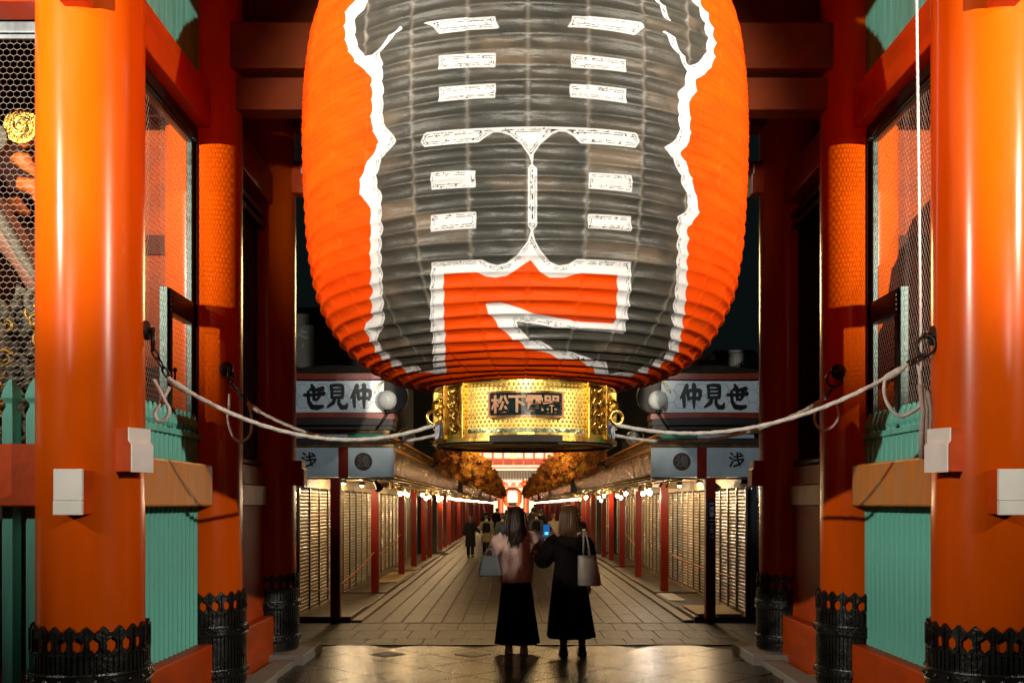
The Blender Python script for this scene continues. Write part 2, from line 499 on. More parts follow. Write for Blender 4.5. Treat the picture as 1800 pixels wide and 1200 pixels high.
    MB().box(*sorted((cx + sd * .17, ox)), ROWS[0] + .16, ROWS[1] - .06, -.05, .45).build('niche_floor', VERM_D, gate)
    for zz in (1.5, 2.6, 3.7):
        MB().box(x0, x1, ROWS[1] - .09, ROWS[1] - .052, zz, zz + .16).build('niche_rail', NICHE, gate)
    # bay behind: boarded lower wall, two varnished rails, dark grille above
    x0, x1 = sorted((cx + inn * .06, cx - inn * .06))
    ya, yb = ROWS[1] + .28, ROWS[2] - .28
    MB().box(x0, x1, ya, yb, .485, 1.60).build('lower_panel', VERM_W, gate)
    MB().box(*sorted((cx + inn * .10, cx - inn * .06)), ya, yb, 1.605, 1.80).build('wall_rail', WOODGOLD, gate, bevel=.006)
    MB().box(*sorted((cx + inn * .07, cx - inn * .06)), ya, yb, 1.805, 1.99).build('wall_rail', WOODGOLD, gate, bevel=.006)
    MB().tube([(cx + inn * .02, ya, 2.03), (cx + inn * .02, yb, 2.03)], .035, 8).build('grille_sill', FRAME_G, gate, smooth=True)
    MB().box(*sorted((cx + inn * .062, cx + inn * .075)), ya + .16, ya + .28, 1.0, 1.42).build('vent_plate', RAILM, gate, bevel=.003)
    for zz in (4.42, 4.53):
        MB().box(*sorted((cx + inn * .07, cx - inn * .07)), ya, yb, zz, zz + .05).build('grille_top_rail', FRAME_G, gate)
    MB().box(*sorted((cx + sd * .9, cx + sd * 1.0)), ROWS[1], ROWS[2] + .3, .3, 6.0).build('rear_niche_wall', DARKW, gate)
    m = MB()
    for yy in np.arange(ya + .05, yb, .07):
        m.tube([(cx, yy, 2.06), (cx, yy, 4.42)], .008, 5)
    g = m.build('grille_bars', IRON, gate); g['kind'] = 'stuff'
# cross beams
xa, xb = CXS[-1], CXS[1]
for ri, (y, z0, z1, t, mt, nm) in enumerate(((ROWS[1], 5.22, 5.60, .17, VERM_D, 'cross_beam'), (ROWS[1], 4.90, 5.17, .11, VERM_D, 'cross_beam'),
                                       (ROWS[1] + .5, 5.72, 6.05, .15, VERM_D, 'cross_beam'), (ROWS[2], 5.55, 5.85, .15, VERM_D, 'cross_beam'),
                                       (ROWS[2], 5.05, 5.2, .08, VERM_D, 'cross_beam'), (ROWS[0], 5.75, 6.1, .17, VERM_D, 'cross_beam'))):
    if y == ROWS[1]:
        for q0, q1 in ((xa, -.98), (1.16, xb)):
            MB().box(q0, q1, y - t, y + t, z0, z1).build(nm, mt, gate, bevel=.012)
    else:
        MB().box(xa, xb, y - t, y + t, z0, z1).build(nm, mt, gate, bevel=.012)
MB().box(xa - 3.4, xb + 3.4, 5.2, 11.6, 6.21, 6.3).build('ceiling_boards', DARKW, gate)
for x in np.arange(xa + .5, xb, .55):
    MB().box(x, x + .09, 6.5, 10.6, 6.1, 6.205).build('ceiling_joist', VERM_D, gate)

# ------------------------------------------------------------------ fences
def picket_mesh(r, top):
    k = r
    return MB().lathe([(k, 0), (k, top - .235), (k * .97, top - .215), (k * .62, top - .175), (k * .62, top - .155), (k * 1.08, top - .125), (k * 1.08, top - .10), (k * .72, top - .045), (k * .30, top - .004), (k * .1, top)], seg=6).mesh('picket')


pk_big = picket_mesh(.060, 1.93); pk_small = picket_mesh(.050, 1.87)
pk_big.materials.append(GREEN); pk_small.materials.append(GREEN)
for sd, wd in ((-1, 'left'), (1, 'right')):
    cx = CXS[sd]; inn = -sd
    f = thing('picket_fence', (cx + sd * .8, ROWS[0] + .1, .47), 'thick green pickets with a vermilion rail in front of the %s statue niche' % wd, 'fence')
    for k in range(9):
        gplace('picket', pk_big, (cx + sd * (.36 + .150 * k + .03), ROWS[0] + .10, .472), f)
    x0, x1 = sorted((cx + sd * .27, cx + sd * 2.5))
    MB().box(x0, x1, ROWS[0] - .10, ROWS[0] + .03, 1.605, 1.985).build('rail', VERM_W, f, bevel=.01)
    MB().box(x0, x1, ROWS[0] - .17, ROWS[0] + .17, 0, .47).build('base_rail', VERM_W, f, bevel=.01)
    f = thing('picket_fence', (cx, 7.5, .48), 'row of narrow green pickets between the %s columns along the passage' % wd, 'fence')
    for k in range(17):
        gplace('picket', pk_small, (cx + inn * .02, 6.70 + .1 * k, .482), f, rot=(0, 0, R(30))).scale = (.62, 1.12, 1)
    xf = cx + inn * .20
    ro = [(cx + inn * .075, 6.50), (xf, 6.50), (xf, 8.20), (cx + inn * .15, 8.38), (cx + inn * .075, 8.38)]
    MB().prism(ro, 'z', 1.60, 1.93).build('rail', WOODGOLD, f, bevel=.014)
    MB().box(*sorted((cx + inn * .073, cx - inn * .03)), 6.62, 8.36, 2.14, 2.18).build('picket_batten', GREEN, f)

# ------------------------------------------------------------------ wire screens
def hexmesh(w, h, s, place3, r=.0017):
    """hexagonal wire netting in a rectangle; s = cell side"""
    m = MB(); dx = math.sqrt(3) * s; dy = 1.5 * s
    E = set()
    def key(p): return (round(p[0], 4), round(p[1], 4))
    rows = int(h / dy) + 1; cols = int(w / dx) + 1
    for j in range(rows):
        for i in range(cols):
            cx_ = i * dx + (dx / 2 if j % 2 else 0); cy2 = j * dy
            pts = [key((cx_ + s * math.cos(PI / 6 + k * PI / 3), cy2 + s * math.sin(PI / 6 + k * PI / 3))) for k in range(6)]
            for k in range(6):
                a, b = pts[k], pts[(k + 1) % 6]
                if not (0 <= a[0] <= w and 0 <= b[0] <= w and 0 <= a[1] <= h and 0 <= b[1] <= h): continue
                E.add((min(a, b), max(a, b)))
    for a, b in E:
        A = Vector(place3(a)); B = Vector(place3(b)); d = (B - A).normalized()
        u = d.orthogonal().normalized(); v = d.cross(u)
        q = [u * r, (-.5 * u + .866 * v) * r, (-.5 * u - .866 * v) * r]
        m.add([A + t for t in q] + [B + t for t in q], [(0, 1, 4, 3), (1, 2, 5, 4), (2, 0, 3, 5)])
    return m


for sd, wd in ((-1, 'left'), (1, 'right')):
    cx = CXS[sd]; inn = -sd
    # front screen
    f = thing('wire_screen', (cx + sd * 1.0, ROWS[0], 2.0), 'hexagonal wire netting in a grey frame across the front of the %s niche' % wd, 'screen')
    xs = cx + sd * .335
    y = ROWS[0] + .17
    def pf(p): return (xs + sd * (.03 + p[0]), y, 2.02 + p[1])
    hexmesh(1.75, 2.60, .0252, pf, .0010).build('wire_netting', WIRE, f)['kind'] = 'stuff'
    MB().box(*sorted((xs - sd * .02, xs + sd * .035)), y - .03, y + .03, 1.99, 4.66).build('frame_bar', FRAME_G, f, bevel=.004)
    MB().box(*sorted((xs + sd * .036, xs + sd * 2.0)), y - .03, y + .03, 4.59, 4.66).build('frame_bar', FRAME_G, f, bevel=.004)
    MB().box(*sorted((xs + sd * .04, xs + sd * 2.0)), y - .012, y + .012, 4.56, 4.585).build('frame_bar', FRAME_G, f)
    # side screen along the passage
    f = thing('wire_screen', (cx, 7.5, 2.2), 'fine wire netting in a black iron frame between the %s columns, with a small hatch' % wd, 'screen')
    xx = cx + inn * .0
    ya, yb = ROWS[0] + .30, ROWS[1] - .33
    def ps(p): return (xx, ya + p[0], 2.05 + p[1])
    hexmesh(yb - ya, 2.52, .0252, ps, .0014).build('wire_netting', WIRE, f)['kind'] = 'stuff'
    MB().box(xx - .045, xx + .045, yb - .008, yb + .07, 2.0, 4.66).build('frame_bar', IRON, f, bevel=.004)
    for q in (-.030, -.062):
        MB().box(xx - .02, xx + .02, yb + q - .009, yb + q + .009, 2.0, 4.56).build('frame_bar', FRAME_D, f, bevel=.003)
    MB().box(xx - .045, xx + .045, ya - .02, yb - .01, 4.585, 4.67).build('frame_bar', IRON, f, bevel=.004)
    for q in (4.565, 4.535):
        MB().box(xx - .025, xx + .025, ya - .02, yb - .08, q - .009, q + .009).build('frame_bar', FRAME_D, f)
    yh = 7.70
    MB().box(xx - .04, xx + .04, yh - .03, yh + .03, 2.0, 3.235).build('hatch_post', IRON, f, bevel=.004)
    MB().box(xx - .03, xx + .03, yh - .062, yh - .042, 2.0, 3.24).build('hatch_post', FRAME_D, f, bevel=.003)
    MB().box(xx - .04, xx + .04, yh + .031, yb - .075, 3.06, 3.235).build('hatch_lintel', IRON, f, bevel=.004)
    for q in range(4):
        MB().box(*sorted((xx + inn * .04, xx + inn * .052)), yh - .02, yh + .02, 3.07 + q * .035, 3.085 + q * .035).build('louvre', IRON, f)
    MB().tube([(xx + inn * .05, yh + .05, 2.62), (xx + inn * .05, yh + .05, 2.54)], .008, 6).ball((xx + inn * .05, yh + .05, 2.63), .018, 8, 5).build('latch', IRON, f, smooth=True)

# ------------------------------------------------------------------ guardian figures in the niches
SKIN_S = M('pink_painted_wood', (0.30, 0.13, 0.08), .5, noise=(6, .15), bump=(12, .2))
CLOUD = M('weathered_cloud_carving', (0.13, 0.11, 0.075), .6, noise=(9, .45), bump=(16, .5))
CLOUDG = M('gilded_cloud_carving', (0.40, 0.23, 0.04), .4, metal=.6, noise=(9, .3), bump=(16, .5))
SASH = M('black_sash', (0.03, 0.028, 0.028), .6, noise=(9, .3))
ROBE = M('orange_robe', (0.62, 0.16, 0.03), .5, noise=(5, .3), bump=(10, .4))


def spiral(c, r, turns, tube_r, ax1=(1, 0, 0), ax2=(0, 0, 1), n=60, a0=0.0):
    c = Vector(c); u = Vector(ax1); v = Vector(ax2)
    pts = []; rr = []
    for i in range(n):
        t = i / (n - 1); a = a0 + turns * 2 * PI * t; q = r * (1 - .85 * t)
        pts.append(c + u * q * math.cos(a) + v * q * math.sin(a) + u.cross(v) * (-.05 * t)); rr.append(tube_r * (1 - .6 * t))
    return pts, rr


st = thing('guardian_statue', (-3.9, 7.5, .45), 'carved thunder guardian with gold drum and swirling clouds behind the left netting', 'statue')
# drum facing the street with three comma swirls
dx, dy, dz = -3.88, 8.1, 4.60
m = MB()
def drum(cx_, cy2, cz, r, dep, mat, nm):
    mm = MB(); sg = 40
    rings = []
    for q, yy in ((r * .80, dep), (r * 1.02, dep * .75), (r * 1.04, dep * .4), (r, 0), (r, -.01), (r * .86, -.012), (r * .84, -.004), (r * .02, -.004)):
        rings.append([(cx_ + q * math.cos(2 * PI * i / sg), cy2 + yy, cz + q * math.sin(2 * PI * i / sg)) for i in range(sg)])
    mm.loft(rings)
    return mm.build(nm, mat, st, smooth=40)
d1 = drum(dx, dy, dz, .138, .16, GOLD_D, 'drum')
m = MB()
for k in range(3):
    a0 = k * 2 * PI / 3 + .5
    pts = []; rr = []
    for i in range(16):
        t = i / 15; a = a0 + t * 2.3; q = .058 * (1 - .5 * t) + .012
        pts.append((dx + q * math.cos(a) * 1.0, dy - .010, dz + q * math.sin(a))); rr.append(.018 * (1 - t) + .003)
    m.tube(pts, rr, 6)
for k in range(22):
    a = 2 * PI * k / 22
    m.ball((dx + .096 * math.cos(a), dy - .008, dz + .096 * math.sin(a)), .009, 6, 4)
m.build('drum_swirls', GOLD, d1, smooth=True)
drum(-4.10, 8.08, 4.50, .12, .10, CLOUD, 'drum')
# arm reaching down across the niche, hand, torso and robe
m = MB()
m.tube([(-4.6, 7.9, 4.15), (-4.05, 7.8, 3.96), (-3.86, 7.8, 3.70), (-3.66, 7.76, 3.42), (-3.56, 7.72, 3.22)], [.13, .13, .12, .10, .075], 14)
m.build('arm', SKIN_S, st, smooth=True)
m = MB()
m.tube([(-3.92, 7.66, 3.92), (-3.78, 7.62, 3.70), (-3.60, 7.58, 3.42), (-3.50, 7.56, 3.26)], [.03, .045, .045, .02], 10)
m.build('arm_ribbon', CLOUD, st, smooth=True)
m = MB(); m.loft([[(-4.75 + rx * math.cos(2 * PI * i / 20), 7.5 + ry * math.sin(2 * PI * i / 20), z) for i in range(20)] for z, rx, ry in
                  ((1.1, .5, .35), (1.7, .55, .4), (2.3, .42, .35), (2.9, .40, .30), (3.4, .48, .32), (3.75, .36, .25), (3.9, .14, .12))])
m.build('torso', SKIN_S, st, smooth=True)
m = MB(); m.ball((-4.7, 7.4, 4.1), (.19, .2, .24), 16, 12); m.build('head', SKIN_S, st, smooth=True)
for (x, z, ln, dr) in ((-4.02, 4.42, .24, -.7), (-3.98, 4.20, .26, -.5), (-4.10, 4.02, .20, -.3), (-3.84, 4.12, .14, -1.2)):
    a = Vector((x, 8.25, z)); b = a + Vector((math.cos(dr) * ln, .05, math.sin(dr) * ln))
    MB().tube([a, (a + b) / 2 + Vector((0, 0, .04)), b], [.05, .075, .02], 8).build('robe_ribbon', ROBE, st, smooth=True)
rs = random.Random(3)
for k in range(34):
    x = rs.uniform(-3.86, -3.46); z = rs.uniform(2.15, 3.15); r = rs.uniform(.05, .10)
    p, q = spiral((x, 7.58 + rs.uniform(-.04, .04), z), r, rs.uniform(1.2, 2.0), r * .30, a0=rs.uniform(0, 6), n=34)
    MB().tube(p, q, 7).build('carved_curl', CLOUDG if rs.random() < .45 else CLOUD, st, smooth=True)
for k, (x, z, r, mt) in enumerate(((-3.30, 2.86, .11, CLOUD), (-3.18, 2.72, .10, CLOUD), (-3.42, 2.72, .14, CLOUD), (-3.25, 2.55, .13, CLOUD), (-3.40, 2.42, .17, CLOUD),
                                   (-3.20, 2.38, .12, CLOUDG), (-3.22, 2.20, .14, CLOUDG), (-3.42, 2.15, .16, CLOUD), (-3.28, 2.05, .12, CLOUDG), (-3.12, 2.55, .08, CLOUDG), (-3.55, 2.55, .16, CLOUD), (-3.15, 2.12, .12, CLOUDG))):
    x *= 1.11; z = 1.62 + (z - 1.62) * 1.11; r *= 1.11
    p, q = spiral((x, 7.68 + .05 * (k % 3), z), r, 1.8, r * .34, a0=rs.uniform(0, 6))
    MB().tube(p, q, 9).ball((x, 7.80, z), (r * 1.0, .10, r * 1.0), 12, 8).build('cloud_scroll', mt, st, smooth=True)
m = MB(); m.tube([(-3.72, 7.66, 3.10), (-3.66, 7.62, 3.22), (-3.60, 7.65, 3.15), (-3.55, 7.65, 2.98), (-3.66, 7.65, 2.87)], [.01, .04, .05, .05, .03], 8)
m.build('ribbon_end', CLOUD, st, smooth=True)
MB().box(-4.9, -3.3, 7.3, 8.4, .45, 1.9).build('rock_base', CLOUD, st, bevel=.05)

st2 = thing('guardian_statue', (4.1, 7.6, .45), 'pale carved wind guardian with a dark sash behind the right netting', 'statue')
MB().loft([[(cx_ + rx * math.cos(2 * PI * i / 22), 7.75 + ry * math.sin(2 * PI * i / 22), z) for i in range(22)] for z, cx_, rx, ry in
           ((2.0, 3.9, .52, .34), (2.6, 3.92, .56, .36), (3.1, 3.95, .60, .36), (3.5, 3.98, .55, .34), (3.95, 4.05, .42, .30), (4.25, 4.1, .22, .2), (4.32, 4.1, .1, .1))]).build('torso', SKIN_S, st2, smooth=True)
MB().ball((4.1, 7.6, 4.4), (.2, .2, .24), 16, 12).build('head', SKIN_S, st2, smooth=True)
MB().tube([(3.25, 7.55, 2.62), (3.48, 7.36, 2.95), (3.8, 7.36, 3.32), (4.2, 7.4, 3.5)], [.07, .18, .2, .16], 12).build('sash', SASH, st2, smooth=True)
MB().tube([(4.3, 7.4, 3.9), (3.9, 7.30, 3.75), (3.62, 7.20, 3.45), (3.5, 7.12, 3.0)], [.16, .15, .13, .08], 12).build('arm', SKIN_S, st2, smooth=True)
MB().loft([[(4.0 + .55 * math.cos(2 * PI * i / 18), 7.6 + .38 * math.sin(2 * PI * i / 18), z) for i in range(18)] for z in (.45, 1.3, 2.0)]).build('rock_base', CLOUD, st2, smooth=True)

# ------------------------------------------------------------------ the great paper lantern
LX, LY = 0.09, 7.55
lan = thing('paper_lantern', (LX, LY, 2.04), 'giant red paper lantern with black brush lettering edged in white, hanging in the gate', 'lantern')
# outlines of the lettering on the paper: (metres around the lantern, metres up along its skin)
OUT_RED=[(-0.852,3.059),(-1.019,2.954),(-1.22,2.872),(-1.288,2.847),(-1.301,2.777),(-1.279,2.658),(-1.232,2.545),(-1.164,2.453),(-1.072,2.382),(-1.023,2.327),(-1.016,2.239),(-1.012,2.145),(-1.028,2.059),(-0.998,1.984),(-0.963,1.919),(-1.022,1.862),(-1.09,1.797),(-1.139,1.723),(-1.152,1.656),(-1.121,1.595),(-1.058,1.542),(-1.076,1.425),(-1.105,1.291),(-1.135,1.155),(-1.172,1.092),(-1.192,1.036),(-1.223,1.001),(-1.246,0.95),(-1.309,0.874),(-1.431,0.847),(-1.494,0.787),(-1.482,0.745),(-1.539,0.701),(-1.569,0.641),(-1.631,0.553),(-1.671,0.466),(-1.613,0.395),(-1.509,0.318),(-1.054,0.252),(-0.04,0.111),(0.959,0.202),(1.427,0.247),(1.587,0.309),(1.665,0.385),(1.67,0.478),(1.714,0.553),(1.602,0.645),(1.491,0.72),(1.409,0.791),(1.366,0.86),(1.302,0.929),(1.243,1.017),(1.214,1.1),(1.176,1.161),(1.168,1.193),(1.147,1.232),(1.15,1.266),(1.134,1.314),(1.14,1.352),(1.122,1.395),(1.118,1.432),(1.207,1.526),(1.188,1.611),(1.163,1.638),(1.144,1.691),(1.125,1.71),(1.09,1.786),(1.051,1.82),(1.018,1.87),(1.087,1.951),(1.092,2.008),(1.097,2.046),(1.078,2.12),(1.066,2.187),(1.134,2.269),(1.144,2.304),(1.137,2.344),(1.23,2.399),(1.305,2.475),(1.351,2.562),(1.363,2.654),(1.342,2.676),(1.34,2.73),(1.306,2.767),(1.3,2.808),(1.249,2.852),(1.237,2.878),(1.186,3.013),(1.112,3.153)]
OUT_BLK=[(-0.779,3.017),(-0.918,2.904),(-1.067,2.821),(-1.113,2.78),(-1.178,2.753),(-1.185,2.7),(-1.166,2.608),(-1.129,2.525),(-1.075,2.464),(-1.012,2.454),(-0.974,2.447),(-0.955,2.436),(-0.928,2.38),(-0.928,2.287),(-0.925,2.174),(-0.927,2.082),(-0.932,2.039),(-0.824,1.904),(-0.913,1.852),(-0.979,1.785),(-1.009,1.665),(-0.97,1.624),(-0.965,1.544),(-0.983,1.411),(-1.038,1.142),(-1.074,1.04),(-1.128,0.935),(-1.229,0.801),(-1.357,0.757),(-1.405,0.709),(-1.44,0.643),(-1.465,0.564),(-1.47,0.475),(-1.38,0.405),(-1.203,0.334),(-1.146,0.326),(-0.039,0.139),(1.068,0.276),(1.305,0.297),(1.454,0.391),(1.501,0.48),(1.508,0.57),(1.402,0.658),(1.307,0.739),(1.282,0.79),(1.222,0.864),(1.163,0.939),(1.126,1.015),(1.098,1.088),(1.078,1.148),(1.058,1.206),(1.057,1.256),(1.041,1.3),(1.041,1.347),(1.025,1.4),(1.026,1.435),(1.018,1.484),(1.074,1.521),(1.096,1.566),(1.092,1.611),(1.06,1.67),(1.038,1.693),(0.994,1.768),(0.941,1.821),(0.914,1.857),(0.883,1.876),(0.93,1.906),(0.979,1.942),(0.992,1.977),(0.994,2.038),(0.983,2.071),(0.981,2.186),(0.983,2.232),(1.05,2.298),(1.044,2.385),(1.065,2.411),(1.09,2.418),(1.14,2.439),(1.211,2.499),(1.264,2.573),(1.269,2.651),(1.243,2.721),(1.217,2.766),(1.195,2.818),(1.149,2.848),(1.078,2.954),(1.01,3.092)]
OPEN_BLK=[(-1.127,0.338),(-0.931,0.496),(-0.812,0.657),(-0.776,0.748),(-0.705,0.92),(-0.65,1.102),(-0.635,1.168),(-0.292,1.16),(-0.252,1.136),(-0.198,1.121),(-0.136,1.133),(-0.063,1.184),(0.0,1.262),(0.019,1.323),(0.031,1.323),(0.042,1.272),(0.078,1.207),(0.14,1.143),(0.2,1.122),(0.262,1.133),(0.314,1.164),(0.685,1.173),(0.77,0.86),(0.816,0.691),(0.53,0.694),(0.338,0.708),(0.172,0.732),(0.026,0.748),(-0.086,0.755),(-0.045,0.68),(0.03,0.629),(0.164,0.569),(0.331,0.514),(0.494,0.477),(0.666,0.454),(0.878,0.397),(1.068,0.276),(1.254,0.157),(-1.369,0.178)]
OPEN_RED=[(-1.231,0.153),(-0.975,0.306),(-0.759,0.539),(-0.667,0.71),(-0.602,0.913),(-0.56,1.089),(-0.331,1.085),(-0.277,1.057),(-0.214,1.048),(-0.139,1.059),(-0.064,1.103),(0.018,1.151),(0.081,1.086),(0.144,1.053),(0.242,1.055),(0.315,1.081),(0.347,1.089),(0.606,1.091),(0.69,0.763),(0.415,0.76),(0.235,0.782),(0.024,0.822),(-0.109,0.86),(-0.188,0.885),(-0.302,0.882),(-0.285,0.822),(-0.236,0.754),(-0.195,0.689),(-0.115,0.636),(-0.047,0.578),(0.035,0.508),(0.217,0.478),(0.401,0.429),(0.559,0.401),(0.771,0.333),(0.932,0.225),(1.08,0.128)]
ISL=[[(-0.643,2.574),(-0.192,2.563),(-0.187,2.533),(-0.164,2.492),(-0.536,2.499),(-0.574,2.542)],[(0.26,2.568),(0.7,2.582),(0.726,2.559),(0.659,2.503),(0.232,2.498),(0.254,2.531)],[(-0.534,2.355),(-0.188,2.339),(-0.188,2.258),(-0.535,2.269)],[(0.251,2.343),(0.593,2.349),(0.593,2.269),(0.251,2.262)],[(-0.535,2.172),(-0.189,2.164),(-0.191,2.075),(-0.536,2.087)],[(0.246,2.162),(0.597,2.171),(0.598,2.086),(0.246,2.083)],[(-0.665,1.879),(-0.619,1.921),(-0.227,1.914),(0.017,1.913),(0.295,1.912),(0.662,1.918),(0.699,1.879),(0.665,1.837),(0.314,1.826),(0.273,1.867),(0.228,1.887),(0.183,1.89),(0.138,1.872),(0.072,1.811),(0.034,1.762),(0.028,1.702),(0.054,1.681),(0.056,1.347),(0.03,1.323),(0.022,1.323),(0.001,1.347),(0.0,1.681),(0.02,1.705),(0.006,1.751),(-0.038,1.811),(-0.105,1.871),(-0.16,1.889),(-0.204,1.891),(-0.249,1.871),(-0.295,1.839),(-0.64,1.846)],[(-0.597,1.681),(-0.314,1.669),(-0.316,1.576),(-0.598,1.581)],[(0.365,1.669),(0.647,1.678),(0.651,1.576),(0.367,1.569)],[(-0.611,1.437),(-0.318,1.431),(-0.318,1.341),(-0.615,1.341)],[(0.371,1.426),(0.659,1.436),(0.668,1.343),(0.373,1.342)],[(0.855,2.557),(0.879,2.574),(0.927,2.561),(0.975,2.526),(1.011,2.479),(1.049,2.424),(1.075,2.404),(1.044,2.374),(1.029,2.392),(0.991,2.446),(0.936,2.493),(0.896,2.539)],[(0.766,2.882),(0.8,2.891),(0.854,2.759),(0.902,2.704),(0.927,2.645),(0.914,2.636),(0.887,2.639),(0.866,2.695),(0.84,2.726),(0.821,2.75)],[(-0.787,2.574),(-0.808,2.598),(-0.879,2.543),(-0.943,2.492),(-1.002,2.458),(-0.987,2.433),(-0.955,2.429),(-0.947,2.458),(-0.878,2.511)]]
PROF = [(2.44, .62), (2.475, .86), (2.525, 1.02), (2.605, 1.19), (2.735, 1.33), (2.935, 1.455), (3.12, 1.527), (3.45, 1.58), (3.9, 1.605), (4.25, 1.612), (4.6, 1.598), (4.9, 1.56), (5.2, 1.46), (5.45, 1.30), (5.7, 1.05), (5.85, .8), (5.92, .62)]


def lantern_paper():
    pz = np.array([p[0] for p in PROF]); pr = np.array([p[1] for p in PROF])
    t = np.concatenate([[0], np.cumsum(np.hypot(np.diff(pz), np.diff(pr)))])
    tt = np.linspace(0, t[-1], 2000)
    z = np.interp(tt, t, pz); r = np.interp(tt, t, pr)
    k = np.hanning(121); k /= k.sum()
    def sm(a):
        b = np.concatenate([2 * a[0] - a[60:0:-1], a, 2 * a[-1] - a[-2:-62:-1]]); return np.convolve(b, k, 'valid')
    z = sm(z); r = sm(r)
    s = np.concatenate([[0], np.cumsum(np.hypot(np.diff(z), np.diff(r)))])
    nrib = 49; per = 8
    S = np.linspace(0, s[-1], nrib * per + 1)
    zr = np.interp(S, s, z); rr = np.interp(S, s, r)
    # outward normal of the profile
    dz = np.gradient(zr, S); dr = np.gradient(rr, S)
    nl = np.hypot(dz, dr); nr, nz = dz / nl, -dr / nl
    front = np.linspace(-R(100), R(100), 560)
    back = np.linspace(R(100), R(260), 60)[1:-1]
    A = np.concatenate([front, back])
    ph = (np.arange(nrib * per + 1) % per) / per            # 0 at a rib
    # paper sags in between the hoops, deeper where the hoops turn under
    depth = .017 + .013 * np.clip((3.2 - zr) / .7, 0, 1)
    sag = depth * np.sin(PI * ph) ** .8
    nse = 28
    aa, ss = np.meshgrid(A, np.arange(len(S)))
    seam = np.abs(((aa * nse / (2 * PI) + .5) % 1) - .5) * 2 * PI / nse * 1.6       # metres from a seam
    pinch = np.exp(-(seam / .016) ** 2)
    sg = np.repeat(sag[:, None], len(A), 1) * (1 - .55 * pinch) + .0045 * pinch
    # uneven paper: each field between two seams and two hoops is pulled a little differently
    rr_ = np.random.default_rng(5)
    fi = ((aa * nse / (2 * PI)).astype(int) % nse); fj = np.minimum(ss // per, nrib - 1)
    jit = rr_.uniform(.65, 1.35, (nrib, nse))[fj, fi]
    sg = sg * jit
    sg += .0022 * np.sin(aa * 31 + ss * .35 + 2 * np.sin(aa * 9)) * np.sin(PI * ph)[:, None]
    rad = rr[:, None] - nr[:, None] * sg
    zz = zr[:, None] - nz[:, None] * sg
    # hoops are not perfect circles
    zz = zz + .004 * np.sin(3 * aa + ss * .11) + .003 * np.sin(7 * aa - ss * .23)
    X = rad * np.sin(aa); Y = -rad * np.cos(aa)
    V = np.stack([X + LX, Y + LY, zz], -1).reshape(-1, 3)
    n = len(A); m = len(S)
    idx = np.arange(n * m).reshape(m, n)
    nx = np.roll(idx, -1, 1)
    F = np.stack([idx[:-1], nx[:-1], nx[1:], idx[1:]], -1).reshape(-1, 4)
    # signed distances to the lettering
    U = (aa * 1.6).ravel(); W = np.repeat(S[:, None], n, 1).ravel()
    fr = np.where((np.abs(U) < 2.4))[0]
    u, wv = U[fr], W[fr]
    def sd(poly):
        P = np.array(poly); Q = np.roll(P, -1, 0)
        best = np.full(len(u), 9.0); ins = np.zeros(len(u), bool)
        for (x0, y0), (x1, y1) in zip(P, Q):
            ex, ey = x1 - x0, y1 - y0; l2 = ex * ex + ey * ey + 1e-12
            tq = np.clip(((u - x0) * ex + (wv - y0) * ey) / l2, 0, 1)
            d = (u - x0 - tq * ex) ** 2 + (wv - y0 - tq * ey) ** 2
            best = np.minimum(best, d)
            if y0 != y1:
                c = ((y0 > wv) != (y1 > wv)) & (u < ex * (wv - y0) / (y1 - y0) + x0)
                ins ^= c
        q = np.sqrt(best)
        return np.where(ins, -q, q)
    blk = np.maximum(sd(OUT_BLK), -sd(OPEN_BLK))
    for I in ISL: blk = np.maximum(blk, -sd(I))
    red = np.minimum(-sd(OUT_RED), sd(OPEN_RED))
    sdb = np.full(n * m, .5); sdr = np.full(n * m, -.5)
    sdb[fr] = blk; sdr[fr] = red
    me = bpy.data.meshes.new('paper_body')
    l = np.array(wloc(lan))
    me.vertices.add(len(V)); me.vertices.foreach_set('co', (V - l).astype(np.float32).ravel())
    me.loops.add(F.size); me.loops.foreach_set('vertex_index', F.ravel().astype(np.int32))
    me.polygons.add(len(F)); me.polygons.foreach_set('loop_start', np.arange(0, F.size, 4, dtype=np.int32))
    me.polygons.foreach_set('loop_total', np.full(len(F), 4, np.int32))
    me.update(calc_edges=True); me.validate()
    pat = rr_.uniform(0, 1, (nrib, nse)); pat = .6 * pat + .4 * np.roll(pat, 1, 0)
    pch = pat[fj, fi].ravel(); smr = np.exp(-(seam / .010) ** 2).ravel()
    for nm, d in (('letter', sdb), ('field', sdr), ('patch', pch), ('seam', smr)):
        at = me.attributes.new(nm, 'FLOAT', 'POINT'); at.data.foreach_set('value', d.astype(np.float32))
    me.shade_smooth()
    return me


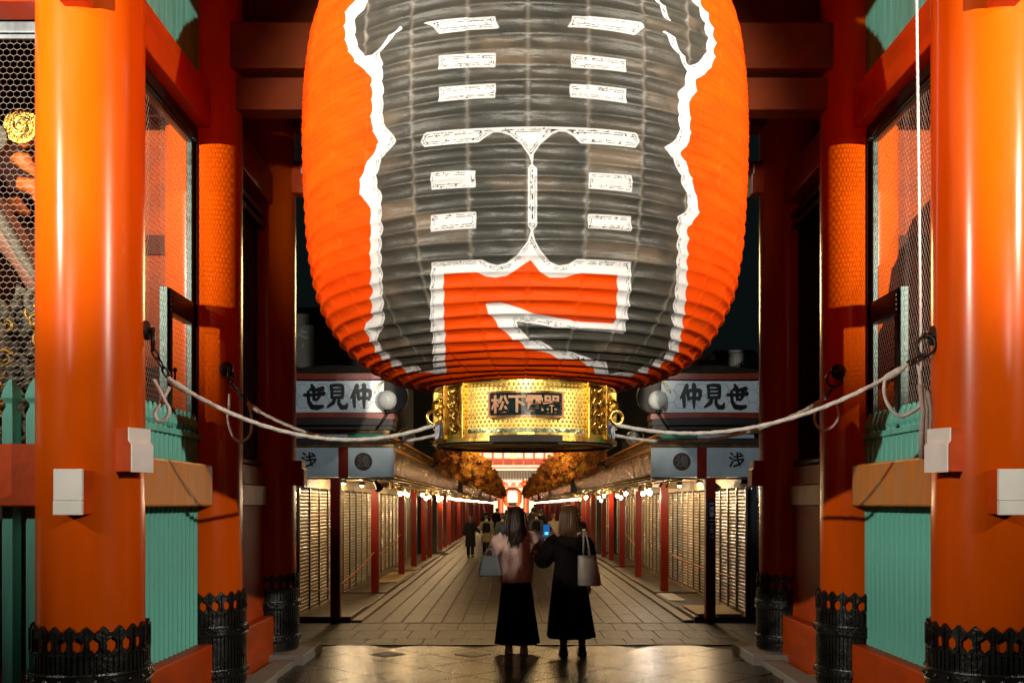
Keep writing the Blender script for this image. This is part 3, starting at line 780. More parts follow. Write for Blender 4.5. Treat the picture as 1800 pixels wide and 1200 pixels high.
def lantern_material():
    m = bpy.data.materials.new('painted_lantern_paper'); m.use_nodes = True
    t = m.node_tree; N = t.nodes; L = t.links; b = N['Principled BSDF']
    def node(k, **kw):
        q = N.new(k)
        for a, v in kw.items(): setattr(q, a, v)
        return q
    def math_(op, a, b_=None, clamp=False):
        q = node('ShaderNodeMath', operation=op, use_clamp=clamp)
        for i, v in enumerate((a, b_)):
            if v is None: continue
            if isinstance(v, (int, float)): q.inputs[i].default_value = v
            else: L.new(v, q.inputs[i])
        return q.outputs[0]
    def mrange(v, a, b_, c=0., d=1.):
        q = node('ShaderNodeMapRange'); L.new(v, q.inputs[0])
        for i, x in enumerate((a, b_, c, d)): q.inputs[i + 1].default_value = x
        return q.outputs[0]
    def noise(scale, vec, det=5):
        q = node('ShaderNodeTexNoise'); q.inputs['Scale'].default_value = scale; q.inputs['Detail'].default_value = det
        L.new(vec, q.inputs['Vector']); return q.outputs['Fac']
    def mix(f, a, b_):
        q = node('ShaderNodeMix', data_type='RGBA'); L.new(f, q.inputs[0])
        for i, v in ((6, a), (7, b_)):
            if isinstance(v, tuple): q.inputs[i].default_value = (*v, 1)
            else: L.new(v, q.inputs[i])
        return q.outputs[2]
    tc = node('ShaderNodeTexCoord').outputs['Object']
    mp = node('ShaderNodeMapping'); mp.inputs['Scale'].default_value = (1, 1, 5); L.new(tc, mp.inputs[0]); st_ = mp.outputs[0]
    A = node('ShaderNodeAttribute', attribute_name='letter').outputs['Fac']
    B = node('ShaderNodeAttribute', attribute_name='field').outputs['Fac']
    kb = mrange(A, -.003, .003, 1, 0); kr = mrange(B, -.003, .003, 1, 0)
    # pen hatching in the white border: broken lines that follow the outline
    ln = math_('SINE', math_('MULTIPLY', A, 2 * PI / .0105))
    brk = noise(34, tc, 1); brk2 = noise(70, tc, 2)
    near = math_('MULTIPLY', mrange(A, .004, .006), mrange(A, .026, .034, 1, 0))
    h = math_('MULTIPLY', math_('GREATER_THAN', ln, .50), math_('GREATER_THAN', brk, .47))
    tick = math_('MULTIPLY', math_('GREATER_THAN', brk2, .64), 1.0)
    h = math_('MULTIPLY', math_('MAXIMUM', h, tick), near, True)
    h = math_('MULTIPLY', h, .95)
    white = mix(h, (.56, .555, .565), (.03, .028, .028))
    rn = noise(2.2, st_)
    red = mix(mrange(rn, .3, .7), (.60, .042, .0005), (.66, .061, .0008))
    bn = noise(1.7, tc); bn2 = noise(5, tc)
    wear = math_('MULTIPLY', mrange(bn, .42, .68), mrange(bn2, .35, .7), True)
    blk = mix(math_('MULTIPLY', wear, .6), (.031, .031, .026), (.092, .074, .054))
    pt = node('ShaderNodeAttribute', attribute_name='patch').outputs['Fac']
    sm_ = node('ShaderNodeAttribute', attribute_name='seam').outputs['Fac']
    zsep = node('ShaderNodeSeparateXYZ'); L.new(tc, zsep.inputs[0])
    tan = math_('MULTIPLY', mrange(pt, .55, .95), mrange(noise(3.2, tc, 3), .40, .58), True)
    blk = mix(math_('MULTIPLY', tan, .85), blk, (.150, .108, .072))
    blk = mix(math_('MULTIPLY', sm_, .45), blk, (.20, .175, .145))
    fleck = math_('GREATER_THAN', noise(38, st_, 2), .80)
    blk = mix(math_('MULTIPLY', fleck, .7), blk, (.5, .45, .38))
    c = mix(kr, white, red); c = mix(kb, c, blk)
    L.new(c, b.inputs['Base Color'])
    ro = math_('ADD', math_('MULTIPLY', kb, -.14), .56)
    L.new(ro, b.inputs['Roughness'])
    L.new(math_('ADD', math_('MULTIPLY', kb, .30), .10), b.inputs['Specular IOR Level'])
    # oiled paper lets a little light through
    b.inputs['Subsurface Weight'].default_value = 0.0
    bp = node('ShaderNodeBump'); bp.inputs['Strength'].default_value = .25; bp.inputs['Distance'].default_value = .015
    hh = math_('ADD', noise(9, st_, 6), math_('MULTIPLY', noise(34, tc, 4), .35))
    L.new(hh, bp.inputs['Height']); L.new(bp.outputs['Normal'], b.inputs['Normal'])
    return m


pm = lantern_paper(); pm.materials.append(lantern_material())
place('paper_body', pm, None, lan)
# top cap and hanger, out of sight above the picture
MB().lathe([(.70, 5.93), (.72, 6.0), (.66, 6.10), (.2, 6.13)], (LX, LY, 0), 40).build('top_cap', GOLD_D, lan, smooth=40)

# gilt foot of the lantern
fr_ = .645
ft = MB().lathe([(.50, 2.06), (fr_ - .012, 2.06), (fr_ - .012, 2.455), (.55, 2.47)], (LX, LY, 0), 96).build('gilt_foot', GILT, lan, smooth=40)
m = MB()
for rz in range(12):
    z = 2.125 + rz * .0275
    for k in range(124):
        a = 2 * PI * (k + .5 * (rz % 2)) / 124 - PI / 2
        m.ball((LX + (fr_ - .012) * math.cos(a), LY + (fr_ - .012) * math.sin(a), z), .0115, 6, 4)
o = m.build('gilt_studs', GILT, ft, smooth=True); o['kind'] = 'stuff'


def arcbox(m, a0, a1, r0, r1, z0, z1, n=10):
    """curved box on the foot; angle 0 faces the street, positive to the right"""
    rings = []
    for i in range(n + 1):
        a = a0 + (a1 - a0) * i / n
        s_, c_ = math.sin(a), -math.cos(a)
        rings.append([(LX + r0 * s_, LY + r0 * c_, z0), (LX + r1 * s_, LY + r1 * c_, z0), (LX + r1 * s_, LY + r1 * c_, z1), (LX + r0 * s_, LY + r0 * c_, z1)])
    m.loft(rings)
    return m


for z0, z1, q in ((2.445, 2.475, .02), (2.075, 2.10, .014), (2.045, 2.072, .030), (2.025, 2.044, .0)):
    arcbox(MB(), -PI, PI, fr_ - .03, fr_ + q, z0, z1, 72).build('gilt_ring', GOLD if z0 > 2.04 else DARKW, ft)
ENAM = M('coloured_enamel_frieze', (0.30, 0.34, 0.20), .3, metal=.6, noise=(18, .8), bump=(20, .5))
arcbox(MB(), -.66, .66, fr_ - .02, fr_ + .004, 2.10, 2.128, 24).build('enamel_frieze', ENAM, ft)
arcbox(MB(), -.36, .36, fr_ - .02, fr_ + .055, 2.035, 2.082, 16).build('foot_step', DARKW, ft)
for sg in (-1, 1):
    # chased corner bracket with bright edges
    arcbox(MB(), sg * .73, sg * 1.02, fr_ - .02, fr_ + .012, 2.07, 2.44, 8).build('corner_bracket', BRONZE, ft)
    for a in (.715, 1.03):
        arcbox(MB(), sg * (a - .016), sg * (a + .016), fr_ - .02, fr_ + .030, 2.065, 2.455, 3).build('bracket_edge', GOLD, ft, bevel=.004)
    m = MB()
    for zc, r in ((2.15, .040), (2.235, .036), (2.315, .044), (2.40, .032)):
        a = sg * .875
        c = Vector((LX + (fr_ + .018) * math.sin(a), LY - (fr_ + .018) * math.cos(a), zc))
        u = Vector((math.cos(a), math.sin(a), 0))
        p, q = spiral(c - u * .018, r, 1.4, r * .22, u, (0, 0, 1), 26, a0=zc * 9)
        m.tube(p, q, 6)
        p, q = spiral(c + u * .034, r * .8, 1.4, r * .2, -u, (0, 0, 1), 26, a0=zc * 5)
        m.tube(p, q, 6)
        m.ball(c, .017, 8, 6)
    m.build('bracket_scrolls', GOLD, ft, smooth=True)
    # outer lug plate
    a = sg * 1.45
    arcbox(MB(), sg * 1.38, sg * 1.56, fr_ - .02, fr_ + .03, 2.16, 2.43, 4).build('side_lug', GOLD, ft, bevel=.006)
    # lion-mask boss and big ring that takes the ropes
    a = sg * 1.10
    bc = Vector((LX + (fr_ + .035) * math.sin(a), LY - (fr_ + .035) * math.cos(a), 2.30))
    m = MB(); m.ball(bc, (.055, .055, .060), 12, 8)
    for q in range(7):
        t = 2 * PI * q / 7
        m.ball(bc + Vector((.045 * math.cos(t) * math.cos(a), .045 * math.cos(t) * math.sin(a) - .02, .05 * math.sin(t))), .020, 8, 5)
    m.build('mask_boss', GOLD_D, ft, smooth=True)
    rc = bc + Vector((sg * .035, -.03, -.075))
    m = MB(); m.tube([rc + Vector((.046 * math.cos(t), .02 * math.cos(t), .046 * math.sin(t))) for t in np.linspace(0, 2 * PI, 29)[:-1]], .0125, 8, closed=True)
    m.build('rope_ring', GOLD, ft, smooth=True)
    CLO = M('printed_cloth_wrap_%d' % sg, (0.50, 0.55, 0.66), .7, noise=(26, .7))
    a = sg * 1.20
    arcbox(MB(), sg * 1.12, sg * 1.34, fr_ - .01, fr_ + .022, 2.085, 2.20, 4).build('printed_wrap', CLO, ft)
# name plate
PLQ = M('plaque_lacquer', (0.008, 0.020, 0.020), .12, noise=(6, .3), spec=.6)
FRM = M('plaque_bronze_frame', (0.22, 0.10, 0.045), .3, metal=.8, noise=(12, .2))
LET = M('plaque_copper_letters', (0.36, 0.18, 0.09), .45, metal=.3, noise=(20, .2))
pw = .375
arcbox(MB(), -pw, pw, fr_ - .01, fr_ + .014, 2.215, 2.365, 16).build('name_plate', PLQ, ft)
for z0, z1 in ((2.200, 2.2145), (2.3655, 2.380)):
    arcbox(MB(), -pw - .022, pw + .022, fr_ - .01, fr_ + .028, z0, z1, 16).build('plate_frame', FRM, ft)
for a in (-pw - .011, pw + .011):
    arcbox(MB(), a - .0105, a + .0105, fr_ - .01, fr_ + .027, 2.2147, 2.3653, 2).build('plate_frame', FRM, ft)


def text_mesh(body, size, offset=0.0, extrude=.004):
    c = bpy.data.curves.new('lettering', 'FONT'); c.body = body; c.size = size; c.offset = offset; c.extrude = extrude
    c.align_x = 'CENTER'; c.align_y = 'CENTER'
    o = bpy.data.objects.new('lettering_tmp', c); COL.objects.link(o)
    bpy.context.view_layer.update()
    dg = bpy.context.evaluated_depsgraph_get()
    me = bpy.data.meshes.new_from_object(o.evaluated_get(dg))
    bpy.data.objects.remove(o, do_unlink=True); bpy.data.curves.remove(c)
    xs = [v.co.x for v in me.vertices]; ys = [v.co.y for v in me.vertices]
    ox, oy = (min(xs) + max(xs)) / 2, (min(ys) + max(ys)) / 2
    for v in me.vertices: v.co.x -= ox; v.co.y -= oy
    me.materials.clear(); me.name = 'lettering'
    return me


for k, ch in enumerate('松下電器'):
    me = text_mesh(ch, .128, .0034, .005); me.materials.append(LET)
    a = (-.265 + .177 * k)
    o = place('lettering', me, None, ft, Vector((LX + (fr_ + .017) * math.sin(a), LY - (fr_ + .017) * math.cos(a), 2.290)) - wloc(ft), rot=(PI / 2, 0, a))

# ------------------------------------------------------------------ ropes, hooks and chains
def catenary(a, b, sag, n=140):
    a = Vector(a); b = Vector(b)
    return [a.lerp(b, t) - Vector((0, 0, 4 * sag * t * (1 - t))) for t in np.linspace(0, 1, n)]


def ringpts(c, r, u, v, n=24):
    c = Vector(c); u = Vector(u).normalized(); v = Vector(v).normalized()
    return [c + u * r * math.cos(t) + v * r * math.sin(t) for t in np.linspace(0, 2 * PI, n + 1)[:-1]]


def hook_set(name, label, base, out, link_end, rope_end, rope_far, sag, loop, rad):
    """wall plate on a column, iron ring and links, twisted rope to the lantern foot, spare loop hanging down"""
    t = thing(name, base, label, 'rope')
    base = Vector(base); out = Vector(out).normalized(); up = Vector((0, 0, 1)); side = out.cross(up)
    m = MB()
    m.loft([[base + out * d + (side * math.cos(q) + up * math.sin(q)) * r for q in np.linspace(0, 2 * PI, 21)[:-1]] for r, d in ((.062, -.02), (.062, .012), (.045, .024), (.02, .028), (.018, .06), (.004, .062))])
    m.build('hook_plate', IRON, t, smooth=40)
    rc = base + out * .05 + Vector((0, 0, -.062))
    MB().tube(ringpts(rc, .062, up, (out * .5 + side * .8)), .010, 8, closed=True).build('iron_ring', IRON, t, smooth=True)
    le = Vector(link_end); st_ = rc - up * .06
    n = 3
    for k in range(n):
        a = st_.lerp(le, k / n); b = st_.lerp(le, (k + 1) / n)
        d = (b - a); c = (a + b) / 2; ln = d.length * .62
        d.normalize(); w_ = d.cross(out if k % 2 else side); w_.normalize()
        MB().tube([c + d * ln * math.cos(q) + w_ * .016 * math.sin(q) for q in np.linspace(0, 2 * PI, 17)[:-1]], .0065, 6, closed=True).build('chain_link', IRON, t, smooth=True)
    pts = catenary(rope_end, rope_far, sag, 260)
    MB().tube([le] + pts, rad, 9, twist=2 * PI / (rad * 8)).build('rope_line', ROPE, t, smooth=True)
    # splice
    d = (pts[6] - pts[0]).normalized()
    MB().tube([pts[0] - d * .02, pts[0] + d * .03, pts[0] + d * .09, pts[0] + d * .13], [rad * 1.1, rad * 1.7, rad * 1.6, rad * 1.1], 9, twist=120).build('splice', ROPE, t, smooth=True)
    lp = [Vector(p) for p in loop]
    # smooth the loop
    q = []
    for i in range(len(lp) - 1):
        p0 = lp[max(i - 1, 0)]; p1 = lp[i]; p2 = lp[i + 1]; p3 = lp[min(i + 2, len(lp) - 1)]
        for s_ in np.linspace(0, 1, 14, endpoint=False):
            q.append(.5 * ((2 * p1) + (p2 - p0) * s_ + (2 * p0 - 5 * p1 + 4 * p2 - p3) * s_ * s_ + (3 * p1 - p0 - 3 * p2 + p3) * s_ ** 3))
    MB().tube(q, rad * .85, 8, twist=2 * PI / (rad * 8)).build('spare_loop', ROPE, t, smooth=True)
    return t


hook_set('anchor_rope', 'white rope and chain from the near left column to the lantern foot', (-2.29, 6.40, 2.70), (1, -.15, 0), (-2.17, 6.46, 2.42), (-2.15, 6.48, 2.39), (-.53, 7.22, 2.18), .22,
         [(-2.26, 6.46, 2.40), (-2.22, 6.44, 2.34), (-2.18, 6.42, 2.27), (-2.15, 6.42, 2.21), (-2.17, 6.42, 2.15), (-2.22, 6.42, 2.14), (-2.24, 6.43, 2.19), (-2.20, 6.44, 2.26), (-2.16, 6.46, 2.36)], .0135)
hook_set('anchor_rope', 'thinner rope and chain from the middle left column behind the near rope', (-2.34, 8.40, 2.72), (.8, -.6, 0), (-2.14, 8.28, 2.44), (-2.12, 8.27, 2.41), (-.56, 7.60, 2.13), .16,
         [(-2.28, 8.26, 2.50), (-2.28, 8.25, 2.40), (-2.29, 8.25, 2.30), (-2.25, 8.25, 2.16), (-2.18, 8.25, 2.12), (-2.11, 8.25, 2.18), (-2.10, 8.25, 2.30), (-2.12, 8.26, 2.40)], .012)
hook_set('anchor_rope', 'white rope and chain from the near right column to the lantern foot', (2.61, 6.36, 2.66), (-1, -.15, 0), (2.49, 6.46, 2.50), (2.46, 6.48, 2.47), (.71, 7.22, 2.18), .20,
         [(2.36, 6.5, 2.40), (2.35, 6.48, 2.31), (2.38, 6.46, 2.22), (2.44, 6.45, 2.17), (2.52, 6.45, 2.20), (2.57, 6.45, 2.26), (2.56, 6.44, 2.40), (2.545, 6.44, 2.52)], .0135)
hook_set('anchor_rope', 'thinner rope and chain from the middle right column behind the near rope', (2.665, 8.40, 2.70), (-.8, -.6, 0), (2.52, 8.28, 2.47), (2.49, 8.27, 2.45), (.74, 7.60, 2.13), .16,
         [(2.46, 8.26, 2.43), (2.43, 8.25, 2.34), (2.44, 8.25, 2.26), (2.50, 8.25, 2.21), (2.58, 8.25, 2.25), (2.62, 8.25, 2.33), (2.60, 8.25, 2.44)], .012)
t = thing('hoist_rope', (2.54, 6.44, 2.1), 'thin rope hanging straight down beside the right front column', 'rope')
MB().tube([(2.505 + .045 * (1 - q), 6.40, 2.45 + 3.6 * q) for q in np.linspace(0, 1, 300)], .0085, 8, twist=120).build('rope_line', ROPE, t, smooth=True)
m = MB()
for k in range(4):
    m.tube([(2.545 + .022 * k - .01, 6.38 + .01 * (k % 2), 2.36 - .02 * k), (2.55 + .024 * k, 6.37, 2.2), (2.545 + .026 * k, 6.38, 2.05), (2.55 + .026 * k, 6.40, 1.9)], .016, 8, twist=90)
m.build('coiled_tail', ROPE_G, t, smooth=True)

# ------------------------------------------------------------------ shops along the lane
def X(s, d): return AX + s * d


def xr(s, a, b): return sorted((AX + s * a, AX + s * b))


def shutter_mesh(length, z0, z1, side, pitch=.062, dep=.017):
    """rolled steel curtain, every slat a curved band; built along y, bulging to the lane"""
    n = int((z1 - z0) / pitch); per = 5
    pts = []
    for k in range(n):
        for q in range(per):
            t = q / per
            pts.append((dep * math.sin(PI * t) ** .7, z0 + (k + t) * pitch))
    pts.append((0, z0 + n * pitch))
    m = MB(); vs = []; fs = []
    for y in (-length / 2, length / 2):
        vs += [(-side * d, y, z) for d, z in pts]
    k = len(pts)
    fs = [(i, i + 1, k + i + 1, k + i) for i in range(k - 1)]
    m.add(vs, fs)
    return m.mesh('shutter')


BULB_HOT = M('lit_bulb_glass', (1, .9, .7), .3, emit=((1.0, 0.70, 0.34), 60))
BULB_COOL = M('lit_bulb_white', (1, .95, .9), .3, emit=((0.95, 0.92, 0.88), 60))
blocks = [(17.35, 39.0), (41.2, 64.0), (66.5, 92.0), (94.5, 122.0), (124.5, 160.0)]
ORD = ['nearest', 'second', 'third', 'fourth', 'farthest']
POSTY = {-1: [17.25, 22.2, 27.5, 30.9, 34.3, 36.8], 1: [17.2, 22.4, 27.0, 31.0, 34.4, 37.2]}
post_me = MB().box(-.08, .08, -.08, .08, 0, 2.36).mesh('post'); post_me.materials.append(POSTR)
for s, wd in ((-1, 'left'), (1, 'right')):
    for bi, (y0, y1) in enumerate(blocks):
        b = thing('shop_row', (X(s, 5), (y0 + y1) / 2, SZ), '%s block of closed shops on the %s side of the lane, shutters down, brass eaves' % (ORD[bi], wd), 'shops', 'shop blocks along the lane')
        # body, platform, soffit, roof
        MB().box(*xr(s, 3.86, 8.2), y0 + .02, y1 - .02, SZ, 2.75).build('wall', DARKB, b)
        if bi == 0:
            ps_ = [(17.30, 19.2, .10), (19.22, 22.1, .07), (22.12, 25.9, .10), (25.92, 31.2, .08), (31.22, 36.0, .11), (36.02, 39.0, .08)]
        else:
            ps_ = [(y0, (y0 + y1) / 2 - .01, .1), ((y0 + y1) / 2 + .01, y1, .08)]
        for a, c, h in ps_:
            MB().box(*xr(s, 2.90, 3.86), a, c - .01, SZ - .05, SZ + h).build('platform', PLAT, b, bevel=.008)
        y = y0
        while y < y1:
            e = min(y + 2.4, y1)
            MB().box(*xr(s, 2.725, 2.895), y, e - .01, SZ - .05, SZ + .035).build('kerb', KERB, b, bevel=.008)
            if bi > 1: y = y1
            y = e if bi < 2 else y1
        MB().box(*xr(s, 2.3, 3.9), y0, y1, 2.10, 2.13).build('soffit', SOFFIT, b)
        MB().prism([(X(s, 2.28), 2.60), (X(s, 2.40), 2.84), (X(s, 5.2), 3.45), (X(s, 8.2), 3.0), (X(s, 8.2), 2.75), (X(s, 3.8), 2.75), (X(s, 2.5), 2.6)], 'y', y0 + .05, y1 - .05).build('roof', DARKW, b)
        # fascia: a run of hammered brass panels with trim above and a gutter below
        L_ = 1.55 if bi < 2 else 4.0
        npan = max(1, round((y1 - y0) / L_)); pl = (y1 - y0) / npan
        for k in range(npan):
            a = y0 + k * pl
            MB().prism([(X(s, 2.28), 2.13), (X(s, 2.17), 2.51), (X(s, 2.25), 2.51), (X(s, 2.36), 2.13)], 'y', a + .022, a + pl - .022).build('fascia_panel', BRASS, b, bevel=.006)
            MB().box(*xr(s, 2.30, 2.36), a + .012, a + pl - .012, 2.63, 2.75).build('frieze_panel', BRASS, b)
        MB().box(*xr(s, 2.172, 2.30), y0, y1, 2.515, 2.565).build('fascia_trim', BRASSL, b)
        MB().box(*xr(s, 2.25, 2.36), y0, y1, 2.76, 2.80).build('frieze_trim', BRASSL, b)
        MB().tube([(X(s, 2.30), y0 + .02, 2.085), (X(s, 2.30), y1 - .02, 2.085)], .038, 8).build('gutter', BRASSL, b, smooth=True)
        MB().tube([(X(s, 2.46), y0 + .1, 2.05), (X(s, 2.46), y1 - .1, 2.03)], .02, 6).build('eave_pipe', BRASSL, b, smooth=True)
        MB().tube([(X(s, 2.72), y0 + .1, 2.03), (X(s, 2.72), y1 - .1, 2.05)], .014, 6).build('eave_pipe', RAILM, b, smooth=True)
        # small fittings under the eaves
        if bi < 2:
            rs = random.Random(10 * bi + s)
            y = y0 + 1.0
            while y < y1 - 1:
                d = rs.uniform(2.5, 3.0); z = rs.uniform(1.92, 2.0)
                if rs.random() < .5:
                    MB().box(*xr(s, d, d + rs.uniform(.06, .2)), y, y + rs.uniform(.1, .3), z, 2.10).build('eave_box', rs.choice([SOFFIT, BRASSL, RAILM]), b, bevel=.006)
                else:
                    MB().tube([(X(s, d), y, 2.10), (X(s, d - .05), y + .05, 1.99), (X(s, d - .10), y + .02, 1.93)], [.012, .012, .03], 7).build('eave_bracket', BRASSL, b, smooth=True)
                y += rs.uniform(.35, .8)
        # roller shutters with guide rails
        n = max(2, round((y1 - y0) / (2.72 if s < 0 else 2.25))); ln = (y1 - y0) / n
        sm = shutter_mesh(ln - .10, SZ + .14, 1.88, s, .062 if bi < 2 else .11); sm.materials.append(SHUT)
        for k in range(n):
            yc = y0 + (k + .5) * ln
            sh = place('shutter', sm, None, b, Vector((X(s, 3.80), yc, 0)) - wloc(b))
            sh.material_slots[0].link = 'OBJECT'; sh.material_slots[0].material = (SHUT, SHUT2, SHUT, SHUT3, SHUT2)[(k * 3 + bi + (2 if s > 0 else 0)) % 5]
            if bi < 3:
                for q in (-.5, -.1667, .1667):
                    MB().box(*xr(s, 3.765, 3.80), yc + q * ln - .028, yc + q * ln + .028, SZ + .1, 1.90).build('guide_rail', RAILM if (k + int(q * 6)) % 3 else SHUT, sh)
            MB().box(*xr(s, 3.70, 3.86), yc - ln / 2 + .02, yc + ln / 2 - .02, 1.90, 2.10).build('shutter_box', SOFFIT, sh)
            MB().box(*xr(s, 3.77, 3.83), yc - ln / 2 + .05, yc + ln / 2 - .05, SZ + .08, SZ + .14).build('bottom_rail', BRASSL, sh)
        # posts
        ys = POSTY[s] if bi == 0 else list(np.arange(y0 + 1, y1, 2.9))
        for k, y in enumerate(ys):
            place('post', post_me, None, b, Vector((X(s, 3.14), y, SZ + .07)) - wloc(b))
        # ends of the block
        if bi:
            MB().box(*xr(s, 2.16, 3.9), y0 - .06, y0 - .005, 2.05, 2.80).build('end_board', DARKW, b)
            MB().box(*xr(s, 3.2, 3.4), y0 - .3, y0 - .1, SZ, 2.05).build('corner_post', DARKW, b)
    # ---------------- the end that faces the gate
    bl = [o for o in bpy.data.objects if o.name.startswith('shop_row') and o['label'].startswith('nearest') and (wd + ' side') in o['label']][0]
    yf = 17.33
    MB().box(*xr(s, 2.165, 2.94), yf - .06, yf, 2.07, 2.565).build('end_panel', PANELW, bl, bevel=.006)
    MB().box(*xr(s, 3.10, 5.2), yf - .06, yf, 2.07, 2.565).build('end_panel', PANELW, bl, bevel=.006)
    MB().box(*xr(s, 2.943, 3.097), yf - .075, yf, 2.06, 2.57).build('panel_post', POSTR, bl)
    MB().box(*xr(s, 2.165, 5.2), yf - .07, yf - .002, 2.03, 2.062).build('panel_trim', RAILM, bl)
    MB().box(*xr(s, 2.165, 5.2), yf - .07, yf - .002, 2.573, 2.62).build('panel_trim', BRASSL, bl)
    xc = X(s, 2.68)
    sg = MB(); sg.loft([[(xc + r * math.cos(q), yf - dd, 2.33 + r * math.sin(q)) for q in np.linspace(0, 2 * PI, 33)[:-1]] for r, dd in ((.15, .061), (.15, .068), (.145, .070))])
    sl = sg.build('seal_disc', M('seal_ink', (0.05, 0.030, 0.022), .5, noise=(20, .3)), bl)
    me = text_mesh('浅', .21, .004, .001); me.materials.append(M('seal_relief', (0.14, 0.12, 0.10), .5))
    place('seal_lettering', me, None, sl, Vector((xc, yf - .073, 2.33)) - wloc(sl), rot=(PI / 2, 0, 0))
    me = text_mesh('浅', .27, .0055, .002); me.materials.append(INK)
    place('lettering', me, None, bl, Vector((X(s, 3.60), yf - .065, 2.36)) - wloc(bl), rot=(PI / 2, 0, R(0)))
    # shutter on the end wall
    em = shutter_mesh(2.0, SZ + .12, 1.72, 1, .085, .018); em.materials.append(SHUTD)
    o = place('end_shutter', em, None, bl, Vector((X(s, 4.95), yf - .02, 0)) - wloc(bl), rot=(0, 0, R(90)))
    MB().box(*xr(s, 3.86, 3.94), yf - .06, yf, SZ, 2.02).build('corner_rail', FRAME_G, bl)
    MB().box(*xr(s, 3.942, 5.2), yf - .05, yf, 1.72, 2.02).build('lintel_panel', PANELW, bl)
    # strips over the panel, then the barrel-shaped name board
    MB().box(*xr(s, 2.25, 5.2), yf - .03, yf + .1, 2.63, 2.72).build('dark_strip', DARKW, bl)
    MB().box(*xr(s, 2.95, 3.9), yf - .05, yf + .1, 2.723, 2.80).build('white_strip', PANELW, bl)
    MB().box(*xr(s, 2.35, 2.948), yf - .05, yf + .1, 2.723, 2.80).build('green_strip', TEAL, bl)
    MB().box(*xr(s, 2.25, 5.2), yf - .08, yf + .1, 2.803, 2.85).build('strip_trim', BRASSL, bl)
    sb = thing('name_board', (X(s, 3.3), yf + .3, 2.86), 'white barrel-shaped board with three black characters between red bands, %s shop roof' % wd, 'sign', 'name boards over the lane entrance')
    xc = X(s, 3.17); hw = .80
    def bulge(dx): return yf - .02 - .16 * math.cos(dx / 1.25 * PI / 2)
    def barrel(z0, z1, hw0, extra, mat, nm, dy0=0, n=24, curve=0.0):
        m = MB(); rings = []
        for i in range(n + 1):
            t = -hw0 + 2 * hw0 * i / n
            y = bulge(t) - extra
            zc = curve * (t / hw0) ** 2
            rings.append([(xc + t, y, z0 + zc), (xc + t, y, z1 + zc), (xc + t, yf + .35, z1 + zc), (xc + t, yf + .35, z0 + zc)])
        m.loft(rings); return m.build(nm, mat, sb, smooth=30)
    barrel(2.86, 2.93, .98, .00, DARKW, 'base_moulding', curve=-.0)
    barrel(2.935, 3.055, 1.0, .05, DARKW, 'lower_moulding')
    barrel(3.058, 3.145, 1.02, .06, REDBAND, 'red_band', curve=-.02)
    barrel(3.69, 3.79, 1.02, .06, REDBAND, 'red_band', curve=.03)
    barrel(3.15, 3.685, .86, .0, SIGNW, 'board_face')
    # hexagonal joints of the white tiles: thin raised lines
    m = MB(); hs = .115
    for i in range(-6, 7):
        for j in range(-4, 5):
            hx = i * hs * 1.5; hz = 3.42 + j * hs * math.sqrt(3) + (hs * math.sqrt(3) / 2 if i % 2 else 0)
            for k in range(3):
                a = k * PI / 3; c = (k + 1) * PI / 3
                p, q = (hx + hs * math.cos(a), hz + hs * math.sin(a)), (hx + hs * math.cos(c), hz + hs * math.sin(c))
                if max(abs(p[0]), abs(q[0])) > .84 or min(p[1], q[1]) < 3.16 or max(p[1], q[1]) > 3.68: continue
                m.tube([(xc + p[0], bulge(p[0]) - .001, p[1]), (xc + q[0], bulge(q[0]) - .001, q[1])], .003, 4)
    m.build('tile_joints', M('grey_joint_%s' % wd, (0.16, 0.18, 0.19), .6), sb)['kind'] = 'stuff'
    # cap like a low tiled roof
    m = MB(); rings = []
    for i in range(25):
        t = -1.02 + 2.04 * i / 24; h = .10 * math.cos(t / 1.02 * PI / 2) + .02
        rings.append([(xc + t, bulge(t) - .07, 3.80 + .03 * (t / 1.1) ** 2), (xc + t, bulge(t) + .12, 3.80 + h + .03), (xc + t, yf + .35, 3.80 + h), (xc + t, yf + .35, 3.80)])
    m.loft(rings).build('board_cap', DARKW, sb, smooth=30)
    # dark discs that close both ends of the board
    for q in (-1, 1):
        m = MB(); c = xc + q * .96
        m.loft([[(c + r * math.cos(a), bulge(.95) - dd, 3.42 + r * math.sin(a)) for a in np.linspace(0, 2 * PI, 37)[:-1]] for r, dd in ((.285, -.1), (.285, .03), (.275, .035), (.268, .02), (.02, .02))])
        m.build('end_disc', DARKW, sb, smooth=40)
    m = MB(); c = xc - s * .96
    m.tube([(c + .275 * math.cos(a), bulge(.95) - .045, 3.42 + .275 * math.sin(a)) for a in (np.linspace(R(35), R(170), 30) if s < 0 else np.linspace(R(10), R(145), 30))], .012, 8)
    m.build('gilt_hoop', GOLD, sb, smooth=True)

